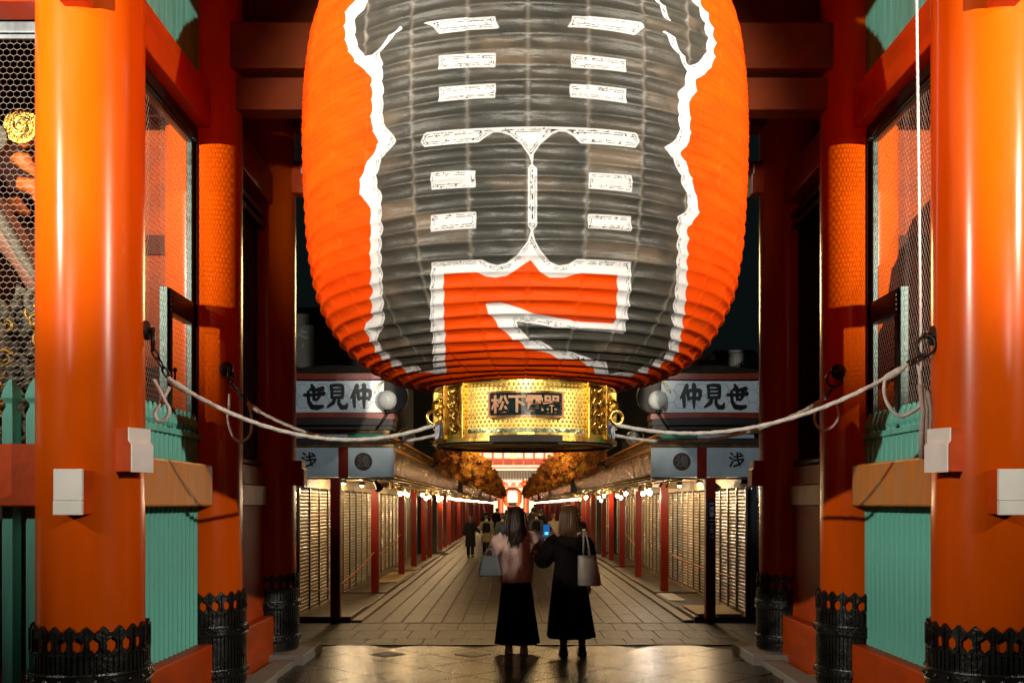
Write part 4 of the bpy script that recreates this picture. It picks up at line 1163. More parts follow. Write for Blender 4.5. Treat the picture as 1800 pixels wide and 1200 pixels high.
    STROKES = {
        'naka': [([(-.16, .46), (-.24, .22), (-.36, .04), (-.47, -.10)], [.07, .085, .06, .02]), ([(-.30, .14), (-.30, -.15), (-.28, -.44)], [.06, .065, .05]),
                 ([(-.12, .22), (-.12, .02), (-.08, -.14)], [.06, .06, .05]), ([(-.13, .22), (.15, .26), (.42, .22)], [.05, .06, .07]), ([(.42, .24), (.43, .05), (.36, -.15)], [.07, .06, .04]),
                 ([(-.10, -.08), (.15, -.06), (.40, -.09)], [.045, .05, .05]), ([(.14, .48), (.16, .10), (.14, -.25), (.15, -.49)], [.08, .07, .06, .03])],
        'mi': [([(-.28, .44), (-.24, .2), (-.25, -.07)], [.06, .055, .05]), ([(-.27, .43), (0, .45), (.22, .42)], [.05, .055, .07]), ([(.24, .43), (.25, .15), (.22, -.08)], [.06, .06, .05]),
               ([(-.2, .27), (.2, .28)], [.035, .04]), ([(-.2, .12), (.2, .13)], [.035, .04]), ([(-.24, -.05), (.22, -.04)], [.045, .05]),
               ([(-.08, -.06), (-.18, -.26), (-.44, -.44)], [.05, .07, .03]), ([(.08, -.06), (.08, -.30), (.20, -.44), (.40, -.44), (.46, -.26)], [.05, .06, .07, .07, .02])],
        'se': [([(-.12, .47), (-.02, .30)], [.05, .08]), ([(-.20, .28), (.10, .25), (.42, .32)], [.05, .055, .08]), ([(-.47, .06), (0, .06), (.48, .12)], [.05, .05, .07]),
               ([(-.27, .20), (-.24, -.20), (-.10, -.42), (.16, -.45), (.42, -.40)], [.055, .06, .08, .08, .05]), ([(-.01, .26), (0, .0), (-.02, -.14)], [.055, .06, .04]),
               ([(.27, .28), (.24, .0), (.14, -.16)], [.055, .06, .03]), ([(-.02, -.12), (.16, -.13)], [.04, .045])]}
    order = ('se', 'mi', 'naka') if s < 0 else ('naka', 'mi', 'se')
    for k, ch in enumerate(order):
        m = MB(); ox = (-.39 + .39 * k) + (.07 if s < 0 else .03); si = .37
        for qi, (pts, ws) in enumerate(STROKES[ch]):
            # dense centre line, round ends
            P = []; W = []
            for i in range(len(pts) - 1):
                for tq in np.linspace(0, 1, 7, endpoint=False):
                    P.append((pts[i][0] + (pts[i + 1][0] - pts[i][0]) * tq, pts[i][1] + (pts[i + 1][1] - pts[i][1]) * tq)); W.append(ws[i] + (ws[i + 1] - ws[i]) * tq)
            P.append(pts[-1]); W.append(ws[-1])
            Lf = []; Rt = []
            for i in range(len(P)):
                a = P[max(i - 1, 0)]; c = P[min(i + 1, len(P) - 1)]
                dx, dz = c[0] - a[0], c[1] - a[1]; l = math.hypot(dx, dz) or 1
                nx_, nz_ = -dz / l, dx / l
                W[i] *= 1.3; Lf.append((P[i][0] + nx_ * W[i], P[i][1] + nz_ * W[i])); Rt.append((P[i][0] - nx_ * W[i], P[i][1] - nz_ * W[i]))
            a, c = P[0], P[1]; l = math.hypot(c[0] - a[0], c[1] - a[1]); st0 = (a[0] - (c[0] - a[0]) / l * W[0] * .8, a[1] - (c[1] - a[1]) / l * W[0] * .8)
            a, c = P[-1], P[-2]; l = math.hypot(c[0] - a[0], c[1] - a[1]); en0 = (a[0] - (c[0] - a[0]) / l * W[-1] * .8, a[1] - (c[1] - a[1]) / l * W[-1] * .8)
            dy = .006 + .0012 * qi
            def q3(p): return (xc + ox + p[0] * si, bulge(ox + p[0] * si) - dy, 3.415 + p[1] * si * 1.12)
            vs = [q3(p) for p in Lf] + [q3(p) for p in Rt] + [q3(st0), q3(en0)]
            nn = len(P)
            fs = [(i, i + 1, nn + i + 1, nn + i) for i in range(nn - 1)] + [(2 * nn, 0, nn), (2 * nn + 1, 2 * nn - 1, nn - 1)]
            m.add(vs, fs)
        m.build('brush_character', INK, sb)
    # unlit globe lamps
    for k, (d, y, z, r) in enumerate(((2.26, yf - .22, 3.345, .165), (2.36, 21.6, 3.0, .15))):
        gl_ = thing('globe_lamp', (X(s, d), y, z - r - .1), 'unlit milk glass globe lamp on the %s eaves, %s' % (wd, 'beside the name board' if k == 0 else 'smaller one farther in'), 'lamp')
        MB().ball((X(s, d), y, z), r, 28, 18).build('globe', GLOBE, gl_, smooth=True)
        MB().tube([(X(s, d), y, z - r + .01), (X(s, d), y, z - r - .06)], .045, 10).tube([(X(s, d), y, z - r - .06), (X(s, d + .1), y + .05, z - r - .20), (X(s, d + .2), y + .1, z - r - .32)], .02, 8).build('lamp_arm', IRON, gl_, smooth=True)
        m = MB(); m.tube([(X(s, d) + (r + .09) * math.cos(a), y + .04, z + (r + .09) * math.sin(a)) for a in np.linspace(R(95), R(205), 20)] if s < 0 else [(X(s, d) + (r + .09) * math.cos(a), y + .04, z + (r + .09) * math.sin(a)) for a in np.linspace(R(-25), R(85), 20)], .013, 6)
        if k: m.build('lamp_hoop', GOLD, gl_, smooth=True)

# address plate on the right corner post
ap = thing('address_plate', (X(1, 3.14), 17.1, 1.1), 'narrow dark blue address plate with white characters on the right corner post', 'sign')
px, py = X(1, 3.14), 17.115
MB().box(px - .062, px + .062, py - .012, py, 1.02, 1.70).build('plate', M('navy_enamel', (0.010, 0.020, 0.032), .4), ap, bevel=.004)
WL = M('white_sign_print', (0.62, 0.62, 0.60), .5)
for k, ch in enumerate(('浅', '草', '一', '丁', '目')):
    me = text_mesh(ch, .088, .0012, .0008); me.materials.append(WL)
    place('lettering', me, None, ap, Vector((px + .012, py - .0135, 1.535 - k * .093)) - wloc(ap), rot=(PI / 2, 0, 0))
me = text_mesh('18', .10, .001, .0008); me.materials.append(WL)
place('lettering', me, None, ap, Vector((px + .008, py - .0135, 1.065)) - wloc(ap), rot=(PI / 2, 0, 0))
me = text_mesh('台東区', .034, 0, .0008); me.materials.append(WL)
place('lettering', me, None, ap, Vector((px + .012, py - .0135, 1.625)) - wloc(ap), rot=(PI / 2, 0, 0))

# ------------------------------------------------------------------ hanging bulbs
def bulb_thing(x, y, z, label, group, hot=True, light=0.0):
    t = thing('hanging_bulb', (x, y, z), label, 'bulb', group)
    MB().ball((x, y, z), (.048, .048, .056), 12, 8).build('glass', BULB_HOT if hot else BULB_COOL, t, smooth=True)
    MB().lathe([(.015, .16), (.022, .10), (.03, .085), (.085, .05), (.09, .042), (.03, .05)], (x, y, z), 12).tube([(x, y, z + .15), (x, y, 2.10)], .005, 5).build('shade_and_cord', RAILM, t, smooth=40)
    if light:
        l = bpy.data.lights.new('bulb_light', 'POINT'); l.energy = light; l.shadow_soft_size = .06
        l.color = (1.0, .66, .32) if hot else (1, .9, .8)
        o = bpy.data.objects.new('bulb_light', l); COL.objects.link(o); o.parent = t; o.location = (0, 0, -.08)
    return t


for s, wd in ((-1, 'left'), (1, 'right')):
    ys = [24.6, 26.5, 28.3, 30.6, 33.0, 35.6, 37.0, 38.6, 42.0, 43.6, 45.2] if s < 0 else [22.6, 23.8, 25.4, 27.4, 29.6, 31.6, 34.0, 36.2, 38.4, 42.0, 44.0]
    for k, y in enumerate(ys):
        z = (1.86, 1.90, 1.87, 1.89, 1.80, 1.86, 1.88, 1.74)[k % 8]
        bulb_thing(X(s, 2.96 + .1 * ((k * 7) % 3 - 1)), y, z, 'lit bare bulb in the %s row under the shop eaves' % wd if k else 'nearest lit bulb of the %s row under the shop eaves' % wd,
                   'bulbs under the %s eaves' % wd, hot=not (s > 0 and k in (0, 3)), light=44 if k % 2 == 0 else 0)
    y = 47.0; k = 0
    while y < 150:
        bulb_thing(X(s, 2.9), y, 1.84 - .0012 * (y - 47), 'lit bare bulb in the %s row under the shop eaves' % wd, 'bulbs under the %s eaves' % wd, light=60 if k % 4 == 0 else 0)
        y += 2.1 + (y - 47) * .03; k += 1
    # strip lamps tucked up behind the nearest fascia light the first shutters
    for y in (19.0, 21.3):
        t = thing('eave_lamp', (X(s, 3.3), y, 2.02), 'small shaded lamp tucked under the nearest %s eaves, %s' % (wd, 'near the corner' if y < 20 else 'one post in'), 'lamp')
        MB().lathe([(.03, .08), (.05, .07), (.075, .0), (.07, .0), (.04, .06)], (X(s, 3.3), y, 2.0), 12).build('shade', BLACKP, t, smooth=40)
        MB().ball((X(s, 3.3), y, 2.0), .035, 8, 6).build('glass', BULB_HOT, t, smooth=True)
        l = bpy.data.lights.new('lamp_light', 'POINT'); l.energy = 38; l.shadow_soft_size = .05; l.color = (1, .70, .38)
        o = bpy.data.objects.new('lamp_light', l); COL.objects.link(o); o.parent = t; o.location = (0, 0, -.09)
    # black display spotlights (off) at the corner
    for k, (d, y) in enumerate(((3.3, 17.9), (3.45, 18.4)) if s > 0 else ((2.55, 18.0), (2.7, 19.0))):
        t = thing('display_spotlight', (X(s, d), y, 1.9), 'small black display spotlight, switched off, under the %s eaves %s' % (wd, 'at the corner' if k == 0 else 'behind the corner one'), 'spotlight')
        MB().tube([(X(s, d), y, 2.10), (X(s, d), y, 1.97)], .012, 6).build('stem', BLACKP, t)
        MB().tube([(X(s, d) - .03, y + .03, 1.99), (X(s, d) + .02, y - .02, 1.94), (X(s, d) + .06, y - .07, 1.88)], [.03, .05, .065], 10).build('can', BLACKP, t, smooth=40)

# orange barrier ropes slung between posts
ORR = M('orange_barrier_rope', (0.60, 0.24, 0.08), .8)
for nm, s, pts in (('slung low by the nearest left shutter', -1, [(3.70, 17.9, .16), (3.6, 18.6, .10), (3.45, 19.6, .13), (3.3, 21.0, .35), (3.16, 22.1, .62)]),
                   ('slung behind the second left post', -1, [(3.14, 22.4, .55), (3.3, 23.6, .36), (3.5, 25.2, .40), (3.3, 26.5, .60), (3.16, 27.4, .85)]),
                   ('slung by the right shutters', 1, [(3.2, 22.5, .62), (3.4, 21.2, .48), (3.6, 19.6, .40), (3.74, 18.2, .36)]),
                   ('slung farther along on the right', 1, [(3.16, 26.9, .40), (3.3, 28.2, .42), (3.2, 30.8, .78)])):
    t = tag(MB().tube([(X(s, d), y, z - .05) for d, y, z in pts], .012, 6).build('barrier_rope', ORR, None, smooth=True), 'thin orange barrier rope ' + nm, 'rope')

# mats on the platforms
for nm, s, d0, d1, y0, y1, z, mt in (('pale board mat lying on the left platform past the second post', -1, 2.93, 3.50, 24.6, 28.2, .105, MATP), ('second pale mat farther along the left platform', -1, 2.95, 3.6, 29.4, 31.6, .095, MATP),
                                     ('white mat on the right platform by the second post', 1, 2.92, 3.25, 20.3, 21.9, .075, MATW), ('broad tan platform board at the right corner', 1, 2.96, 3.72, 17.34, 18.9, .12, MATP)):
    tag(MB().box(*xr(s, d0, d1), y0, y1, SZ + z, SZ + z + .02).build('floor_mat', mt, None, bevel=.004), nm, 'mat')

# ------------------------------------------------------------------ dark buildings above the shops
b = thing('restaurant_building', (-5.2, 24, SZ), 'dark building with a faint rice restaurant signboard above the left shops', 'building')
MB().box(-7.5, -2.9, 24.0, 30, 2.95, 4.9).build('wall', DARKB2, b)
sgn = MB().box(-6.0, -2.95, 23.7, 23.95, 4.75, 5.75).build('signboard', DARKB, b, bevel=.02)
GREYL = M('faded_grey_lettering', (0.06, 0.068, 0.066), .7)
for k, ch in enumerate('釜めし'):
    me = text_mesh(ch, .50, .006, .004); me.materials.append(GREYL)
    place('lettering', me, None, sgn, Vector((-4.95 + .62 * k, 23.69, 5.42)) - wloc(sgn), rot=(PI / 2, 0, 0))
MB().prism([(-6.5, 4.3), (-4.3, 4.3), (-4.7, 4.62), (-6.5, 4.72)], 'y', 22.4, 23.6).build('awning', TEAL, b)
MB().box(-6.0, -2.6, 24.2, 27, 4.92, 6.1).build('upper_storey', DARKB, b)

b = thing('roof_hut', (5.0, 25.5, 3.4), 'grey corrugated hut on the roof behind the right name board', 'hut')
MB().box(4.86, 5.72, 24.6, 26.5, 3.4, 5.22).build('hut_wall', DARKB2, b)
m = MB()
for k in range(15):
    m.box(4.88 + k * .056, 4.908 + k * .056, 24.585, 24.60, 3.9, 5.12)
m.build('corrugation', M('grey_cladding', (0.12, 0.13, 0.125), .6, noise=(6, .2)), b)
MB().box(4.80, 5.80, 24.5, 26.6, 5.225, 5.29).build('hut_roof', DARKB2, b)
MB().box(3.2, 8.5, 24.0, 30.0, 2.95, 3.40).build('lower_building', DARKB, b)
b = thing('planter_box', (4.5, 24.3, 4.35), 'small orange planter boxes on the roof edge behind the right name board', 'planter')
for k, (x0, x1) in enumerate(((4.30, 4.42), (4.44, 4.66), (4.68, 4.76))):
    MB().box(x0, x1, 23.9, 24.1, 4.72, 4.97).build('box', M('orange_planter_%d' % k, (0.28, 0.07, 0.03), .6), b)
MB().box(4.2, 4.85, 23.85, 24.15, 4.3, 4.715).build('stand', DARKB2, b)
b = thing('stair_rail', (6, 23.6, 4.4), 'pale lettered awning strip sloping down to the right name board', 'awning')
MB().bar((5.0, 23.6, 4.70), (6.9, 23.6, 5.85), .05, .035).bar((5.05, 23.58, 4.55), (6.9, 23.58, 5.60), .05, .03).build('rail', RAILM, b)
PALEG = M('pale_green_print', (0.22, 0.32, 0.26), .6)
for k in range(13):
    t0 = .04 + k * .072
    a = Vector((5.03, 23.56, 4.63)).lerp(Vector((6.9, 23.56, 5.72)), t0); c = a + Vector((.06, 0, .05))
    MB().bar(a, c, .02, .075 + .03 * (k % 2)).build('strip_mark', PALEG, b)
MB().box(5.85, 5.95, 23.5, 23.6, 4.6, 5.55).build('orange_post', M('orange_post_paint', (0.36, 0.09, 0.02), .5), b)
MB().prism([(5.0, 4.42), (6.8, 4.42), (6.8, 4.80), (5.9, 4.84), (5.0, 4.66)], 'y', 22.6, 23.4).build('teal_roof', TEAL, b)
for k, (x, y, w_, h, d) in enumerate(((-9, 40, 7, 9.0, 12), (9.5, 42, 7.5, 7.5, 12), (-8, 70, 6, 12, 14), (9, 74, 6, 10, 14), (-10, 100, 8, 15, 14), (11, 104, 8, 13, 14))):
    b = thing('dark_building', (x, y, SZ), ('dark unlit %s block rising behind the %s shops, %s row' % ('flat' if k < 2 else ('tall' if k < 4 else 'far'), 'left' if x < 0 else 'right', ('first', 'second', 'third')[k // 2])), 'building', 'dark buildings behind the shops')
    MB().box(x - w_ / 2, x + w_ / 2, y, y + d, SZ, h).build('wall', DARKB, b)
    MB().box(x - w_ / 2 - .1, x + w_ / 2 + .1, y - .1, y + d, h, h + .25).build('parapet', DARKB2, b)
    for i in range(3):
        MB().box(x - w_ / 2 + .8 + i * 1.9, x - w_ / 2 + 1.9 + i * 1.9, y - .03, y, h - 2.2, h - 1.0).build('window', BLACKP, b)

# ------------------------------------------------------------------ autumn leaf decorations
leafmats = [M('autumn_leaf_%d' % k, c, .65, noise=(20, .3)) for k, c in enumerate(((0.66, 0.25, 0.02), (0.55, 0.16, 0.015), (0.75, 0.38, 0.04), (0.38, 0.11, 0.015)))]


def maple(m, c, size, nrm, roll):
    nrm = Vector(nrm).normalized(); u = nrm.orthogonal().normalized(); v = nrm.cross(u)
    u, v = u * math.cos(roll) + v * math.sin(roll), v * math.cos(roll) - u * math.sin(roll)
    pts = [c]
    for k in range(14):
        a = 2 * PI * k / 14
        r = size * ((.52 if k != 7 else .3) * (1 - .16 * abs(math.sin(a / 2))) if k % 2 == 0 else .20)
        pts.append(c + (u * math.cos(a) + v * math.sin(a)) * r + nrm * (.12 * size if k % 2 == 0 else 0))
    m.add(pts, [(0, 1 + k, 1 + (k + 1) % 14) for k in range(14)])


lr = random.Random(21)
k = 0
for s, wd in ((-1, 'left'), (1, 'right')):
    y = 25.5; i = 0
    while y < 135:
        f = (y - 25) / 100
        cxx = X(s, 1.62 - .12 * min(f * 3, 1)); zc = 2.86 + .10 * min(f * 3, 1); rz = .52 + .12 * min(f * 3, 1); rx = .50
        t = thing('maple_branch', (X(s, 2.15), y, 2.5), ('orange maple leaf decoration on the %s eaves, ' % wd) + (('the nearest one', 'second one in', 'third one in')[i] if i < 3 else 'in the dense farther run'), 'leaf decoration', 'maple branches along the %s eaves' % wd)
        stem = [(X(s, 2.2), y, 2.5), (X(s, 1.95), y - .1, zc - rz * .3), (cxx, y, zc + rz * .2), (cxx - s * rx * .6, y + .1, zc + rz * .7)]
        mm = MB().tube(stem, [.025, .02, .015, .006], 6)
        for q in range(7):
            a = Vector(stem[1]).lerp(Vector(stem[2]), lr.random())
            mm.tube([a, a + Vector((lr.uniform(-.4, .4), lr.uniform(-.6, .6), lr.uniform(-.4, .5)))], [.010, .003], 5)
        mm.build('stem', DARKW, t)
        parts = [MB() for _ in leafmats]
        n = 120 if i < 4 else 100
        for q in range(n):
            while True:
                a = [lr.uniform(-1, 1) for _ in range(3)]
                if a[0] ** 2 + a[1] ** 2 + a[2] ** 2 < 1: break
            # clumps
            p = Vector((cxx + a[0] * rx + .12 * math.sin(q * 1.7), y + a[1] * (1.2 + 1.2 * f), zc + a[2] * rz + .10 * math.sin(q * 2.3)))
            if p.z < 2.25: p.z = 2.25 + lr.random() * .2
            maple(parts[lr.randrange(4)], p, lr.uniform(.22, .36) * (1 + .4 * f), (lr.uniform(-.7, .7), -1, lr.uniform(-.8, .8)), lr.uniform(0, 6.28))
        for pm_, lm in zip(parts, leafmats):
            o = pm_.build('leaves', lm, t); o['kind'] = 'stuff'
        y += 3.6 + 5.0 * f; i += 1

# ------------------------------------------------------------------ the far two-storey gate at the end of the lane
FR = M('far_gate_vermilion', (0.55, 0.07, 0.01), .5)
FW = M('far_gate_plaster', (0.75, 0.66, 0.55), .7)
FT = M('far_gate_roof_tile', (0.16, 0.15, 0.13), .6)
g = thing('far_gate', (0.2, 230, SZ), 'brightly lit two-storey red and white gate at the far end of the lane', 'gate')
gx = 0.2; gy = 230
for x in (-9.5, -6.2, -2.75, 2.75, 6.2, 9.5):
    MB().lathe([(.55, SZ), (.55, 6.4)], (gx + x, gy, 0), 16).build('column', FR, g, smooth=40)
MB().box(gx - 10, gx + 10, gy + 2.5, gy + 2.8, SZ, 6.2).build('back_wall', FW, g)
for z0, z1 in ((4.2, 4.6), (5.2, 5.55), (6.3, 6.7)):
    MB().box(gx - 10.2, gx + 10.2, gy - .4, gy + .4, z0, z1).build('tie_beam', FR, g)
for k, x in enumerate(np.linspace(-9.5, 9.5, 13)):
    MB().box(gx + x - .55, gx + x + .55, gy - .9, gy + .2, 5.6, 5.95).build('bracket', FR, g)
    MB().box(gx + x - .3, gx + x + .3, gy - 1.2, gy + .2, 6.0, 6.28).build('bracket', FR, g)
for z in (4.65, 5.56, 6.0):
    MB().box(gx - 10, gx + 10, gy - .2, gy + .3, z, z + .5).build('plaster_band', FW, g)
# lower roof
MB().prism([(gy - 3.6, 6.75), (gy - 3.6, 7.05), (gy - .6, 9.05), (gy + 2, 9.05), (gy + 2, 6.75)], 'x', gx - 12, gx + 12).build('lower_roof', FT, g)
for x in np.arange(-11.8, 12, .62):
    MB().bar((gx + x, gy - 3.65, 7.12), (gx + x, gy - .6, 9.13), .22, .2).build('roof_rib', M('far_gate_rib', (.30, .27, .22), .6) if x < -11.7 else bpy.data.materials['far_gate_rib'], g)
MB().box(gx - 12, gx + 12, gy - 3.5, gy - 3.2, 6.45, 6.74).build('rafter_ends', FW, g)
# upper storey
for z0, z1, mt, dp in ((9.08, 9.4, FW, 1.0), (9.42, 9.75, FR, 1.3), (9.78, 10.2, FW, 1.0), (10.25, 10.45, FR, 1.4), (10.7, 10.85, FR, 1.4), (11.0, 11.15, FR, 1.4), (11.3, 11.75, FR, .6), (11.8, 13.0, FW, .3), (13.0, 13.3, FR, .6), (13.3, 13.7, FW, .3), (13.7, 13.95, FR, .7), (14.0, 14.35, FW, 2.6)):
    MB().box(gx - 9.8, gx + 9.8, gy - dp, gy + 1.5, z0, z1).build('storey_band', mt, g)
for k, x in enumerate(np.linspace(-9.2, 9.2, 9)):
    MB().box(gx + x - .22, gx + x + .22, gy - .75, gy - .3, 11.7, 14.0).build('upper_column', FR, g)
    MB().box(gx + x - .75, gx + x + .75, gy - 1.2, gy - .3, 13.0, 13.28).build('upper_bracket', FR, g)
    MB().box(gx + x - .12, gx + x + .12, gy - 1.5, gy - 1.38, 10.2, 11.3).build('railing_post', FR, g)
MB().prism([(gy - 5.0, 14.4), (gy - 5.0, 14.9), (gy, 19), (gy + 4, 19), (gy + 4, 14.4)], 'x', gx - 13, gx + 13).build('upper_roof', FT, g)
for x in np.arange(-12.8, 13, .7):
    MB().box(gx + x - .12, gx + x + .12, gy - 5.2, gy - 4.9, 14.25, 14.55).build('rafter_end', FW, g)
MB().box(gx - .55, gx + .55, gy - 1.9, gy - 1.75, 11.6, 13.7).build('tall_plaque', M('gold_plaque', (.6, .42, .12), .4), g)
MB().box(gx - .33, gx + .33, gy - 1.95, gy - 1.89, 11.9, 13.4).build('plaque_face', M('plaque_green_face', (.55, .60, .42), .5), g)
# its own hanging lanterns
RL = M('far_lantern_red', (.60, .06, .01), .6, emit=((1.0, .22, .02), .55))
t = thing('far_lantern', (0.0, 226.5, .6), 'big red lantern with white panel and black characters hanging in the far gate', 'lantern')
fx, fy = 0.0, 226.5
MB().lathe([(.9, 1.0), (1.45, 1.25), (1.75, 1.9), (1.82, 2.9), (1.75, 3.9), (1.4, 4.5), (.9, 4.75)], (fx, fy, 0), 40).build('paper_body', RL, t, smooth=True)
MB().lathe([(1.0, .55), (1.05, .6), (1.05, .95), (.9, 1.0)], (fx, fy, 0), 30).build('foot', M('far_lantern_foot', (.03, .04, .03), .3, metal=.6), t, smooth=40)
def on_far(m, a0, a1, z0, z1, d=.03):
    n = 12; rings = []
    def rad_(z): return float(np.interp(z, [1.0, 1.25, 1.9, 2.9, 3.9, 4.5, 4.75], [.9, 1.45, 1.75, 1.82, 1.75, 1.4, .9])) + d
    for j in range(9):
        z = z0 + (z1 - z0) * j / 8
        rings.append([(fx + rad_(z) * math.sin(a0 + (a1 - a0) * i / n), fy - rad_(z) * math.cos(a0 + (a1 - a0) * i / n), z) for i in range(n + 1)])
    vs = [p for r_ in rings for p in r_]
    return m.add(vs, [(j * (n + 1) + i, j * (n + 1) + i + 1, (j + 1) * (n + 1) + i + 1, (j + 1) * (n + 1) + i) for j in range(8) for i in range(n)])
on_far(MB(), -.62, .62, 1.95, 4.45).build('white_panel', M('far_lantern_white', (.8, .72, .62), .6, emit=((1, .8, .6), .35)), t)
on_far(MB(), -.55, .55, 1.15, 1.93).build('dark_panel', INK, t)
for k, ch in enumerate('小舟'):
    me = text_mesh(ch, 1.25, .03, .02); me.materials.append(INK)
    place('lettering', me, None, t, Vector((fx, fy - 1.93, 3.85 - k * 1.25)) - wloc(t), rot=(PI / 2, 0, 0))
for k, x in enumerate((-2.6, 2.75)):
    t = thing('small_lantern', (x, 226.4, 4.6), 'dark red round lantern hanging under the far gate, %s of the big one' % ('left' if x < 0 else 'right'), 'lantern')
    MB().lathe([(.3, 5.3), (.6, 5.4), (.85, 5.8), (.9, 6.1), (.8, 6.45), (.5, 6.75), (.3, 6.8)], (x, 226.4, 0), 20).build('body', FR, t, smooth=True)
    MB().lathe([(.4, 6.8), (.4, 6.95), (.1, 7.0)], (x, 226.4, 0), 14).lathe([(.1, 5.1), (.35, 5.15), (.35, 5.3)], (x, 226.4, 0), 14).build('caps', GOLD_D, t)

# ------------------------------------------------------------------ people
SKIN = M('skin', (0.55, 0.33, 0.23), .5, noise=(30, .06))
HAIRD = M('dark_brown_hair', (0.045, 0.020, 0.010), .42, noise=(30, .4), stretch=(6, 6, .5), spec=.6)
HAIRB = M('chestnut_hair', (0.17, 0.085, 0.032), .36, noise=(30, .4), stretch=(6, 6, .5), spec=.6)
PINK = M('pink_satin_blouse', (0.84, 0.57, 0.50), .5, noise=(5, .25), bump=(6, .9, .07), sheen=.3, stretch=(1, 1, .5))
BLACKC = M('black_cloth', (0.010, 0.008, 0.008), .85, spec=.12, noise=(10, .3), bump=(14, .3))
NAVYC = M('navy_coat_cloth', (0.007, 0.007, 0.009), .85, spec=.12)
OLIVE = M('olive_coat_cloth', (0.16, 0.135, 0.075), .85, noise=(8, .15), bump=(12, .3))
BLUEC = M('blue_jacket_cloth', (0.018, 0.05, 0.085), .7)
GREYC = M('grey_jacket_cloth', (0.05, 0.052, 0.055), .8)
CREAMC = M('cream_jacket_cloth', (0.38, 0.31, 0.22), .8)
BAGB = M('blue_grey_leather', (0.26, 0.31, 0.33), .42, bump=(20, .2))
BAGG = M('grey_leather', (0.42, 0.38, 0.33), .40, bump=(8, .4), noise=(6, .15))
SHOEW = M('white_leather', (0.86, 0.82, 0.76), .5)
SHOEB = M('black_patent_leather', (0.008, 0.008, 0.008), .15, spec=.7)
TIGHTS = M('sheer_black_tights', (0.05, 0.035, 0.03), .55)
COLLAR = M('white_collar_cloth', (0.62, 0.58, 0.52), .8)
SCREEN = M('phone_screen', (0.01, 0.03, 0.06), .2, emit=((0.02, 0.14, 0.42), .8))


def ell(cx, cy_, z, rx, ry, n=24, rot=0.0, fold=None):
    out = []
    for i in range(n):
        a = 2 * PI * i / n
        k = 1.0
        if fold: k += fold[0] * math.sin(a * fold[1] + fold[2]) + fold[0] * .5 * math.sin(a * (fold[1] * 1.7 // 1) + fold[2] * 2)
        x, y = rx * k * math.cos(a), ry * k * math.sin(a)
        out.append((cx + x * math.cos(rot) - y * math.sin(rot), cy_ + x * math.sin(rot) + y * math.cos(rot), z))
    return out


def remeshed(m, name, voxel, smooth_it=4):
    """fuse overlapping closed shapes into one continuous skin"""
    me = m.mesh(name)
    o = bpy.data.objects.new('tmp_fuse', me); COL.objects.link(o)
    r = o.modifiers.new('r', 'REMESH'); r.mode = 'VOXEL'; r.voxel_size = voxel
    s = o.modifiers.new('s', 'SMOOTH'); s.iterations = smooth_it; s.factor = .5
    dg = bpy.context.evaluated_depsgraph_get()
    out = bpy.data.meshes.new_from_object(o.evaluated_get(dg))
    bpy.data.objects.remove(o, do_unlink=True); bpy.data.meshes.remove(me)
    out.name = name; out.shade_smooth()
    return out


def hand(m, wrist, d, side_dir, curl=.6, k=1.0):
    """palm, four unequal bent fingers and a thumb leaving the side of the palm"""
    w_ = Vector(wrist); d = Vector(d).normalized(); s = Vector(side_dir).normalized(); n = d.cross(s).normalized()
    pc = w_ + d * .045 * k
    m.tube([w_, w_ + d * .02 * k, pc + d * .03 * k], [.024 * k, .034 * k, .036 * k], 8)
    for i, (off, ln) in enumerate(((-.030, .068), (-.010, .078), (.010, .072), (.030, .056))):
        a = w_ + d * .075 * k + s * off * k
        b = a + (d * math.cos(curl * .5) + n * math.sin(curl * .5)) * ln * .5 * k
        c = b + (d * math.cos(curl * 1.5) + n * math.sin(curl * 1.5)) * ln * .5 * k
        m.tube([a - d * .02 * k, a, b, c], [.011 * k, .0105 * k, .0095 * k, .008 * k], 6)
    a = w_ + d * .03 * k - s * .03 * k
    m.tube([a, a - s * .022 * k + d * .022 * k, a - s * .028 * k + d * .052 * k + n * .012 * k], [.013 * k, .012 * k, .009 * k], 6)


